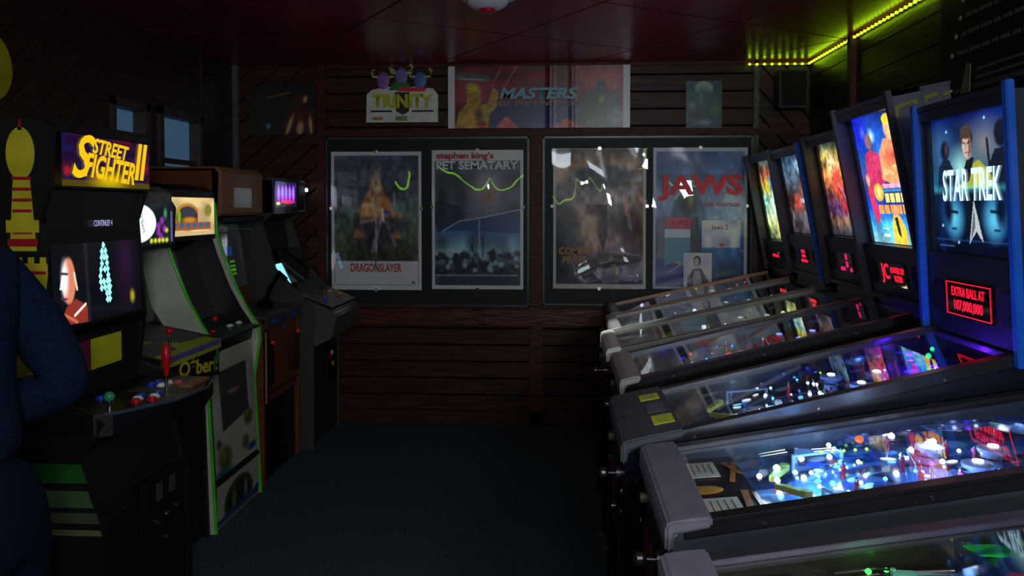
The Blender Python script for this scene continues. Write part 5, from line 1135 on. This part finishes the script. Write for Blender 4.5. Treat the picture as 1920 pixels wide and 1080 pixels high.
c.ell(0.86, 0.24, 0.03, 0.12, (60, 130, 80), 0.5); c.ell(0.88, 0.66, 0.03, 0.06, (190, 190, 60), 0.5); c.rect(0.95, 0.2, 0.98, 0.95, (80, 80, 130)); c.ell(0.30, 0.98, 0.07, 0.06, (40, 50, 190), 0.4)
mq = c.mesh('marquee', Matrix.Translation((0, 0.155, 1.525)) @ FRONT, art_mat(1.25, 0.2), t)
text('lettering', 'Q*bert', Matrix.Translation((-0.02, 0.152, 1.535)) @ Matrix.Rotation(R(68), 4, 'Y') @ FRONT, 0.10, 0.035, mat('ink_dark', (20, 26, 40), 0.5), mq)
MB().box(-iw, iw, 0.145, 0.20, 1.415, 1.43).build('marquee_retainer', BLACK, t)
MB().prism([(0.06, 1.62), (0.02, 1.68)] if 0 else [(0.16, 1.62), (0.16, 1.67), (0.22, 1.70), (0.66, 1.70), (0.70, 1.66)], -iw, iw).build('top_cap', mat('speckled_cream', (120, 126, 112), 0.6, noise=(20, 0.4, (1, 1, 1))), t, bevel=0.004)
MB(Matrix.Translation((0, 0.12, 1.0)) @ Matrix.Rotation(R(12), 4, 'X')).box(-0.278, 0.278, -0.19, 0.13, 0.0, 0.008).build('control_panel', mat('panel_yellow', (150, 170, 30), 0.45), t)
MB(Matrix.Translation((0, 0.12, 1.009)) @ Matrix.Rotation(R(12), 4, 'X')).prism([(-0.20, 0.12), (0.27, 0.12), (0.27, -0.12), (0.06, -0.10), (-0.06, 0.02)], 0, 0.002, 'z').build('panel_art', mat('panel_slate', (50, 60, 62), 0.45), t)
MB(Matrix.Translation((0, 0.12, 1.009)) @ Matrix.Rotation(R(12), 4, 'X')).prism([(-0.27, -0.03), (0.0, -0.02), (-0.06, -0.14), (-0.27, -0.14)], 0, 0.002, 'z').build('panel_art', mat('panel_slate'), t)
MB().box(-0.28, 0.28, -0.072, -0.06, 0.93, 0.975).build('panel_lip', mat('lip_yellow', (160, 176, 40), 0.4), t)
MB().box(-0.28, 0.28, -0.0745, -0.072, 0.950, 0.975).build('lip_stripe', mat('lip_lilac', (96, 92, 150), 0.4), t)
text('lettering', 'Q*bert', Matrix.Translation((0.06, -0.064, 0.875)) @ Matrix.Rotation(R(6), 4, 'Y') @ FRONT, 0.40, 0.085, mat('bert_yellow', (230, 205, 20), 0.4), t, 0.0, 0.03)
MB().box(-0.28, 0.28, -0.062, -0.02, 0.80, 0.93).build('front_apron', mat('apron_black_purple', (20, 12, 26), 0.4), t)
for a_, z_ in ((0.23, 0.86), (0.26, 0.90)): MB().ball((a_, -0.064, z_), 0.035, 12, (0.5, 0.06, 1.1)).build('green_figure', mat('green_ink'), t)
joystick(t, -0.03, 0.03, 0.99, RED, False, 0.09)
MB(Matrix.Translation((-0.1, 0.25, 1.045)) @ Matrix.Rotation(R(40), 4, 'X')).box(-0.10, 0.02, -0.04, 0.04, 0, 0.004).build('bezel_art', mat('bezel_orange', (150, 60, 40), 0.5), t)
MB().prism([(0.255, 1.06), (0.25, 1.06), (0.345, 1.40), (0.35, 1.40)], -iw, iw).build('screen', SCREENBLK, t)

# ---- green-edged cabinet with cream artwork front
G2 = mat('side_cream', (190, 194, 170), 0.5, noise=(5, 0.25, (1, 1, 1)))
t = arcade(-1.685, 4.19, 0.62, [(0.0, 0), (0.03, 0.66), (-0.005, 0.86), (0.0, 0.93), (0.065, 1.04), (0.135, 1.17), (0.20, 1.34), (0.235, 1.45), (0.245, 1.62), (0.30, 1.695)], 0.74, 1.695,
    'arcade cabinet with lime green edging and a cream artwork front', BLACK, G2, edge=GREENM)
iw = 0.29
MB().prism([(0.02, 0.02), (0.045, 0.80), (0.03, 0.92), (0.28, 0.98), (0.40, 1.42), (0.27, 1.45), (0.27, 1.68), (0.72, 1.68), (0.72, 0.02)], -iw, iw).build('body', BLACK, t)
for q in (-1, 1):   # black inner liners of the side panels
    x0, x1 = sorted((q * (iw - 0.001), q * (iw - 0.006)))
    if q > 0: MB().prism([(0.02, 0.94), (0.09, 1.04), (0.16, 1.17), (0.225, 1.34), (0.26, 1.45), (0.45, 1.45), (0.3, 0.96)], x0, x1).build('inner_liner', BLACK, t)
c = Cv(0.56, 0.20, 130, (236, 206, 140)); c.noise(5, 0.2, 4)
c.ell(0.42, 0.52, 0.27, 0.36, (196, 140, 60), 0.05); c.ell(0.42, 0.54, 0.22, 0.30, (60, 44, 36), 0.06); c.ell(0.44, 0.42, 0.14, 0.16, (60, 60, 76), 0.2)
c.ell(0.25, 0.5, 0.035, 0.2, (130, 180, 40), 0.3); c.ell(0.66, 0.52, 0.03, 0.2, (230, 170, 140), 0.3); c.ell(0.86, 0.34, 0.08, 0.16, (140, 130, 40), 0.3); c.ell(0.46, 0.60, 0.15, 0.08, (220, 140, 30), 0.4)
c.rect(0.08, 0.66, 0.92, 0.86, (180, 90, 50)); 
for i in range(6): c.ell(0.16 + 0.135 * i, 0.73, 0.045, 0.07, (50, 110, 150), 0.3)
c.rect(0, 0, 1, 0.02, (120, 60, 40)); c.rect(0, 0.9, 1, 1, (224, 196, 140))
c.mesh('marquee', Matrix.Translation((0, 0.238, 1.555)) @ FRONT, art_mat(0.85, 0.2), t)
MB().box(-iw, iw, 0.235, 0.28, 1.43, 1.452).build('marquee_retainer', BLACK, t)
MB().prism([(0.245, 1.655), (0.25, 1.69), (0.30, 1.72), (0.45, 1.735), (0.7, 1.70), (0.7, 1.66)], -iw - 0.01, iw + 0.01).build('top_hood', BLACKG, t, bevel=0.004)
MB().prism([(0.25, 1.0), (0.24, 1.0), (0.375, 1.43), (0.385, 1.43)], -iw, iw).build('screen', SCREENBLK, t)
MB(Matrix.Translation((0, 0.13, 0.965)) @ Matrix.Rotation(R(10), 4, 'X')).box(-0.285, 0.285, -0.145, 0.13, 0, 0.008).build('control_panel', mat('panel_teal', (26, 60, 60), 0.4, noise=(8, 0.6, (1, 1, 1))), t)
for a_, m_ in ((0.10, WHITEP), (0.22, WHITEP), (-0.12, RED)): button(t, a_, 0.08, 0.965, m_, 0.02)
joystick(t, 0.0, 0.12, 0.975, RED, False, 0.06)
c = Cv(0.56, 0.62, 110, (170, 178, 160)); c.noise(4, 0.12, 3)
c.poly([(0.16, 0.16), (0.80, 0.16), (0.82, 0.60), (0.20, 0.66)], (58, 64, 62)); c.ell(0.48, 0.36, 0.12, 0.02, (150, 150, 150), 0.5); c.ell(0.5, 0.33, 0.1, 0.03, (90, 60, 50), 0.5)
for (x, y, r) in ((0.22, 0.88, 0.14), (0.80, 0.66, 0.10), (0.70, 0.86, 0.08), (0.10, 0.74, 0.05)): c.ell(x, y, r, r * 0.7, (72, 84, 44), 0.4); c.ell(x - 0.02, y - 0.03, r * 0.4, r * 0.3, (120, 120, 60), 0.5)
c.ell(0.15, 0.98, 0.2, 0.03, (40, 90, 110), 0.5); c.ell(0.85, 0.93, 0.12, 0.03, (30, 70, 130), 0.4)
def slant(M, a0, b0, a1, b1): pass
c.mesh('front_art', Matrix.Translation((0, 0.0155, 0.565)) @ Matrix.Rotation(R(-2.6), 4, 'X') @ FRONT, art_mat(0, 0.5), t)
MB().box(-0.28, 0.28, -0.006, 0.02, 0.225, 0.245).build('art_divider', BLACK, t)
c = Cv(0.56, 0.215, 90, (160, 164, 152)); c.ell(0.5, 0.62, 0.34, 0.50, (70, 56, 34), 0.06); c.ell(0.5, 0.68, 0.28, 0.42, (34, 36, 34), 0.08); c.ell(0.38, 0.62, 0.05, 0.3, (76, 110, 60), 0.3); c.ell(0.66, 0.55, 0.04, 0.2, (130, 130, 130), 0.4)
c.poly([(0.0, 0.80), (1, 0.72), (1, 1), (0, 1)], (50, 60, 110)); c.rect(0, 0.93, 1, 1, (124, 116, 96))
c.mesh('kick_art', Matrix.Translation((0, -0.001, 0.112)) @ FRONT, art_mat(0, 0.5), t)

# ---- brown cabinet
BR = mat('brown_laminate', (104, 52, 24), 0.5, noise=(4, 0.2, (1, 1, 5)))
TAN = mat('tan_laminate', (150, 104, 66), 0.45, noise=(4, 0.15, (1, 1, 5)))
t = arcade(-1.69, 4.905, 0.66, [(0.0, 0), (0.0, 0.93), (0.03, 0.965), (0.30, 1.0), (0.36, 1.06), (0.42, 1.50), (0.26, 1.55), (0.25, 1.80), (0.28, 1.83)], 0.73, 1.83,
    'brown wood-grain arcade cabinet with a tan unlit top box and green score screen', BR, BR)
iw = 0.31
MB().prism([(0.015, 0.46), (0.015, 0.93), (0.30, 0.98), (0.44, 1.50), (0.28, 1.56), (0.28, 1.82), (0.72, 1.82), (0.72, 0.46)], -iw, iw).build('body', BR, t)
MB().prism([(0.03, 0.0), (0.03, 0.46), (0.7, 0.46), (0.7, 0.0)], -iw, iw).build('kick_base', BLACK, t)
MB().prism([(0.24, 1.555), (0.235, 1.575), (0.235, 1.80), (0.25, 1.835), (0.72, 1.835), (0.72, 1.80), (0.30, 1.80), (0.30, 1.555)], -0.33, 0.33).build('top_box', TAN, t, bevel=0.012, segs=3)
MB().box(-0.16, 0.12, 0.229, 0.236, 1.60, 1.72).build('marquee_panel', mat('unlit_marquee', (120, 118, 104), 0.2), t, bevel=0.003)
MB().prism([(0.26, 1.52), (0.05, 1.49), (0.05, 1.47), (0.42, 1.48)] if 0 else [(0.22, 1.545), (0.24, 1.52), (0.42, 1.50), (0.42, 1.55)], -0.325, 0.325).build('light_hood', BLACK, t)
c = Cv(0.60, 0.52, 110, (24, 26, 30)); c.noise(5, 0.3, 4)
c.ell(0.25, 0.14, 0.04, 0.015, (50, 60, 210), 0.5); c.ell(0.25, 0.2, 0.04, 0.01, (60, 80, 220), 0.5); c.rect(0.38, 0.27, 0.72, 0.38, (16, 50, 96)); c.rect(0.45, 0.24, 0.6, 0.26, (40, 90, 20))
for i in range(4):
    for j in (0.42, 0.62): c.rect(j, 0.44 + 0.05 * i, j + 0.14, 0.465 + 0.05 * i, (64, 130, 20))
c.ell(0.5, 0.68, 0.03, 0.01, (130, 150, 40), 0.5); c.ell(0.62, 0.82, 0.04, 0.01, (90, 90, 170), 0.5)
c.mesh('screen', Matrix.Translation((0.0, 0.352, 1.24)) @ Matrix.Rotation(R(-8), 4, 'X') @ FRONT, art_mat(0.8, 0.08), t)
MB().tube([(-0.30, 0.30, 1.52), (0.0, 0.30, 1.475), (0.30, 0.30, 1.46)], 0.004, 6).build('wire', GREENM, t)
MB(Matrix.Translation((0, 0.14, 0.975)) @ Matrix.Rotation(R(5), 4, 'X')).box(-0.325, 0.325, -0.16, 0.16, 0.0, 0.012).build('control_panel', mat('panel_grey', (84, 88, 86), 0.4, 0.3), t, bevel=0.003)
MB().box(-0.31, 0.31, -0.012, 0.0, 0.90, 0.965).build('panel_front', mat('panel_front_grey', (66, 72, 78), 0.4, 0.4), t, bevel=0.003)
for a_ in (-0.18, 0.18): MB().lathe((a_, -0.012, 0.935), [(0.02, 0), (0.02, 0.005), (0.013, 0.007), (0.012, 0.012)], 16, (0, -1, 0)).build('push_button', BLUEP, t)
MB().lathe((0.02, 0.0, 0.87), [(0.018, 0), (0.018, 0.005), (0.012, 0.007)], 16, (0, -1, 0)).build('push_button', BLUEP, t)
gs = MB().lathe((0.05, 0.12, 0.99), [(0.06, 0), (0.05, 0.03), (0.03, 0.05)], 18).build('gun_mount', BLACKG, t, smooth=True)
MB().tube([(0.05, 0.12, 1.03), (0.06, 0.09, 1.12), (0.05, 0.03, 1.20), (0.04, -0.01, 1.16)], 0.016, 8).build('handle', BLACKG, gs, smooth=True)
for a_ in (-0.20, 0.26): 
    sl = MB().box(a_ - 0.03, a_ + 0.03, -0.008, 0.0, 0.56, 0.80).build('coin_slot', BLACK, t, bevel=0.008)
    MB().ball((a_, -0.01, 0.81), 0.012).build('coin_light', emis('dim_red', (170, 20, 20), 0.25), sl)
MB().box(-0.32, 0.32, -0.004, 0.0, 0.515, 0.525).build('panel_seam', BLACK, t)
MB().box(-0.33, -0.31, -0.03, 0.0, 0.47, 0.90).build('corner_strip', TAN, t, bevel=0.01)

# ---- last cabinet: purple marquee, grey control box
GY = mat('grey_green_laminate', (58, 62, 54), 0.5)
t = arcade(-1.62, 5.62, 0.64, [(0.0, 0), (0.0, 0.72), (-0.02, 0.90), (0.0, 0.94), (0.25, 1.20), (0.34, 1.50), (0.27, 1.56), (0.27, 1.78)], 0.77, 1.80,
    'dark grey arcade cabinet with a purple lit marquee, nearest the back wall', GY, GY)
iw = 0.30
MB().prism([(0.015, 0.02), (0.015, 0.88), (0.30, 0.95), (0.40, 1.50), (0.30, 1.56), (0.30, 1.78), (0.76, 1.78), (0.76, 0.02)], -iw, iw).build('body', mat('body_dark_grey', (34, 36, 34), 0.5), t)
MB().box(-0.32, 0.32, 0.26, 0.75, 1.56, 1.80).build('marquee_box', mat('marquee_case', (56, 60, 66), 0.35), t, bevel=0.006)
c = Cv(0.44, 0.17, 110, (26, 18, 60)); c.noise(7, 0.6, 2, (40, 50, 110))
for i in range(5):
    c.ell(0.16 + 0.17 * i, 0.48, 0.07, 0.34, (190, 50, 220), 0.3, 0, 0.9); c.ell(0.16 + 0.17 * i, 0.42, 0.04, 0.2, (110, 130, 255), 0.4)
c.rect(0.0, 0.82, 1, 1, (16, 16, 30)); c.ell(0.14, 0.86, 0.09, 0.06, (220, 220, 150), 0.4); c.ell(0.55, 0.80, 0.3, 0.07, (230, 40, 90), 0.5)
c.mesh('marquee', Matrix.Translation((-0.09, 0.252, 1.69)) @ FRONT, art_mat(1.7, 0.2), t)
MB().box(0.15, 0.28, 0.245, 0.262, 1.585, 1.78).build('speaker_grille', mat('grille_black'), t, bevel=0.004)
MB().box(0.285, 0.325, 0.24, 0.30, 1.57, 1.80).build('corner_post', DARKMET, t, bevel=0.004)
lm = MB().ball((0.305, 0.236, 1.73), 0.014).build('status_lamp', emis('lamp_white', (235, 245, 255), 7), t)
MB(Matrix.Translation((0.0, 0.27, 1.22)) @ Matrix.Rotation(R(-26), 4, 'X')).box(-0.28, -0.20, -0.02, 0.0, -0.15, 0.0).build('screen', emis('screen_sky', (120, 205, 255), 2.0), t)
MB(Matrix.Translation((0.0, 0.27, 1.22)) @ Matrix.Rotation(R(-26), 4, 'X')).box(-0.18, 0.29, -0.02, 0.0, -0.15, 0.10).build('screen_mask', SCREENBLK, t)
MB().prism([(0.15, 1.0), (0.12, 1.02), (-0.13, 0.92), (-0.15, 0.89), (-0.12, 0.74), (0.0, 0.68), (0.1, 0.70)], -0.31, 0.31).build('control_box', mat('control_box_grey', (80, 84, 78), 0.4), t, bevel=0.008)
MB(Matrix.Translation((0, -0.01, 0.985)) @ Matrix.Rotation(R(21), 4, 'X')).box(-0.30, 0.30, -0.125, 0.12, 0, 0.006).build('control_panel', mat('panel_worn', (96, 96, 90), 0.35, noise=(9, 0.6, (1, 1, 1))), t)
for a_, b_, m_ in ((-0.22, -0.05, BLUEP), (-0.14, -0.03, BLUEP), (0.08, -0.05, RED), (0.14, 0.02, mat('yellow_plastic', (200, 180, 30), 0.3)), (0.05, 0.03, RED), (0.20, -0.04, mat('yellow_plastic'))): button(t, a_, b_, 0.985 + 0.38 * (b_ + 0.01) + 0.006, m_, 0.018)
cd = MB().box(-0.02, 0.22, -0.010, 0.01, 0.36, 0.62).build('coin_door', mat('coin_door_black'), t, bevel=0.004)
for a_, z_, m_ in ((0.02, 0.56, RED), (0.08, 0.58, WHITEP), (0.10, 0.50, mat('yellow_plastic'))): MB().box(a_ - 0.015, a_ + 0.015, -0.016, -0.01, z_ - 0.015, z_ + 0.015).build('coin_button', m_, cd)

# ================================================================== person playing at the left edge
def skin(name, chain, edges, material, parent, sub=2, root=0):
    me = bpy.data.meshes.new(name); me.from_pydata([c_[0] for c_ in chain], edges, [])
    o = bpy.data.objects.new(name, me); COL.objects.link(o)
    md = o.modifiers.new('skin', 'SKIN'); 
    if not me.skin_vertices: 
        bm = bmesh.new(); bm.from_mesh(me); bm.verts.layers.skin.verify(); bm.to_mesh(me); bm.free()
    for i, c_ in enumerate(chain):
        r = c_[1]; me.skin_vertices[0].data[i].radius = (r if isinstance(r, tuple) else (r, r))
    me.skin_vertices[0].data[root].use_root = True
    md.use_smooth_shade = True
    sb = o.modifiers.new('sub', 'SUBSURF'); sb.levels = sub; sb.render_levels = sub
    me.materials.append(material)
    o.parent = parent
    return o
per = thing('person', 'person in a dark blue sweater standing at the left edge, playing with elbows bent', 'person', (-1.545, 1.95, 0), R(90))
# local: faces +y after rotation +90 about z -> world -x ; local x -> world +y
SK = mat('skin', (150, 104, 84), 0.55); SWT = mat('blue_sweater_knit', (13, 31, 55), 0.9, noise=(60, 0.3, (1, 1, 1)), bump=(160, 0.5), spec=0.15); TRS = mat('dark_blue_trousers', (12, 22, 44), 0.85, noise=(60, 0.2, (1, 1, 1)), bump=(200, 0.4), spec=0.15)
def armpts(q):
    return [(q * 0.19, 0.0, 1.43), (q * 0.25, -0.09, 1.27), (q * 0.27, -0.17, 1.10), (q * 0.24, -0.02, 1.05), (q * 0.20, 0.16, 1.03)]
body = [((0, 0, 0.98), 0.12), ((0, 0, 1.12), 0.11), ((0, 0.0, 1.30), 0.13), ((0, 0.0, 1.42), 0.10), ((0, 0.02, 1.52), 0.055), ((0, 0.04, 1.60), 0.07), ((0, 0.05, 1.68), 0.092), ((0, 0.04, 1.75), 0.07)]
edges = [(i, i + 1) for i in range(7)]
for q in (-1, 1):
    n = len(body); A = armpts(q); body += [(A[0], 0.055), (A[1], 0.048), (A[2], 0.04), (A[3], 0.038), (A[4], 0.028), ((q * 0.18, 0.21, 1.03), (0.04, 0.018)), ((q * 0.175, 0.25, 1.03), (0.042, 0.016))]
    edges += [(3, n)] + [(n + i, n + i + 1) for i in range(6)]
    n = len(body); body += [((q * 0.10, -0.05, 0.88), 0.085), ((q * 0.11, -0.05, 0.50), 0.055), ((q * 0.12, -0.03, 0.10), 0.04), ((q * 0.12, 0.05, 0.05), 0.035), ((q * 0.125, 0.14, 0.035), 0.03)]
    edges += [(0, n)] + [(n + i, n + i + 1) for i in range(4)]
bo = skin('body', body, edges, SK, per)
sw_ = [((0, -0.06, 0.90), (0.19, 0.16)), ((0, -0.02, 1.05), (0.185, 0.145)), ((0, -0.01, 1.25), (0.19, 0.15)), ((0, 0.0, 1.40), (0.15, 0.12)), ((0, 0.015, 1.48), 0.075)]
ed = [(0, 1), (1, 2), (2, 3), (3, 4)]
for q in (-1, 1):
    n = len(sw_); A = armpts(q); sw_ += [(A[0], 0.085), (A[1], 0.082), (A[2], 0.078), (A[3], 0.068), ((q * 0.205, 0.12, 1.035), 0.045)]
    ed += [(3, n)] + [(n + i, n + i + 1) for i in range(4)]
skin('sweater', sw_, ed, SWT, per)
tw = [((0, -0.04, 0.97), (0.175, 0.15)), ((0, -0.10, 0.86), (0.18, 0.17))]; ed = [(0, 1)]
for q in (-1, 1):
    n = len(tw); tw += [((q * 0.10, -0.10, 0.76), 0.125), ((q * 0.11, -0.07, 0.48), 0.10), ((q * 0.12, -0.02, 0.10), 0.07)]
    ed += [(1, n), (n, n + 1), (n + 1, n + 2)]
skin('trousers', tw, ed, TRS, per)
for q in (-1, 1):
    MB().prism([(-0.10, 0.0), (0.19, 0.0), (0.20, 0.04), (0.08, 0.09), (-0.09, 0.10)], q * 0.12 - 0.045, q * 0.12 + 0.045).build('shoe', mat('black_shoe', (16, 16, 18), 0.5), per, bevel=0.02, segs=3)
    for k in range(4):   # fingers
        fx = q * 0.175 + (k - 1.5) * 0.020; L_ = (0.9, 1.0, 0.95, 0.75)[k if q > 0 else 3 - k]
        skin('finger', [((fx, 0.25, 1.032), 0.009), ((fx, 0.25 + 0.035 * L_, 1.034), 0.0085), ((fx, 0.25 + 0.062 * L_, 1.02), 0.008), ((fx, 0.25 + 0.075 * L_, 1.0), 0.007)], [(0, 1), (1, 2), (2, 3)], SK, bo, 1)
    skin('thumb', [((q * 0.175 - q * 0.03, 0.205, 1.03), 0.011), ((q * 0.175 - q * 0.052, 0.235, 1.022), 0.010), ((q * 0.175 - q * 0.056, 0.265, 1.012), 0.009)], [(0, 1), (1, 2)], SK, bo, 1)
    MB().ball((q * 0.033, 0.128, 1.685), 0.012).build('eye', WHITEP, bo, smooth=True)
    MB().ball((q * 0.092, 0.03, 1.675), 0.03, 12, (0.35, 0.6, 1.0)).build('ear', SK, bo, smooth=True)
MB().prism([(0.13, 1.64), (0.165, 1.645), (0.135, 1.70)], -0.012, 0.012).build('nose', SK, bo, bevel=0.005)
MB().box(-0.025, 0.025, 0.118, 0.136, 1.612, 1.62).build('mouth', mat('lips', (140, 80, 76), 0.5), bo, bevel=0.003)
MB().ball((0, 0.02, 1.735), 0.105, 18, (0.95, 1.05, 0.85)).build('hair', mat('dark_hair', (24, 20, 18), 0.7, bump=(120, 0.6)), bo, smooth=True)
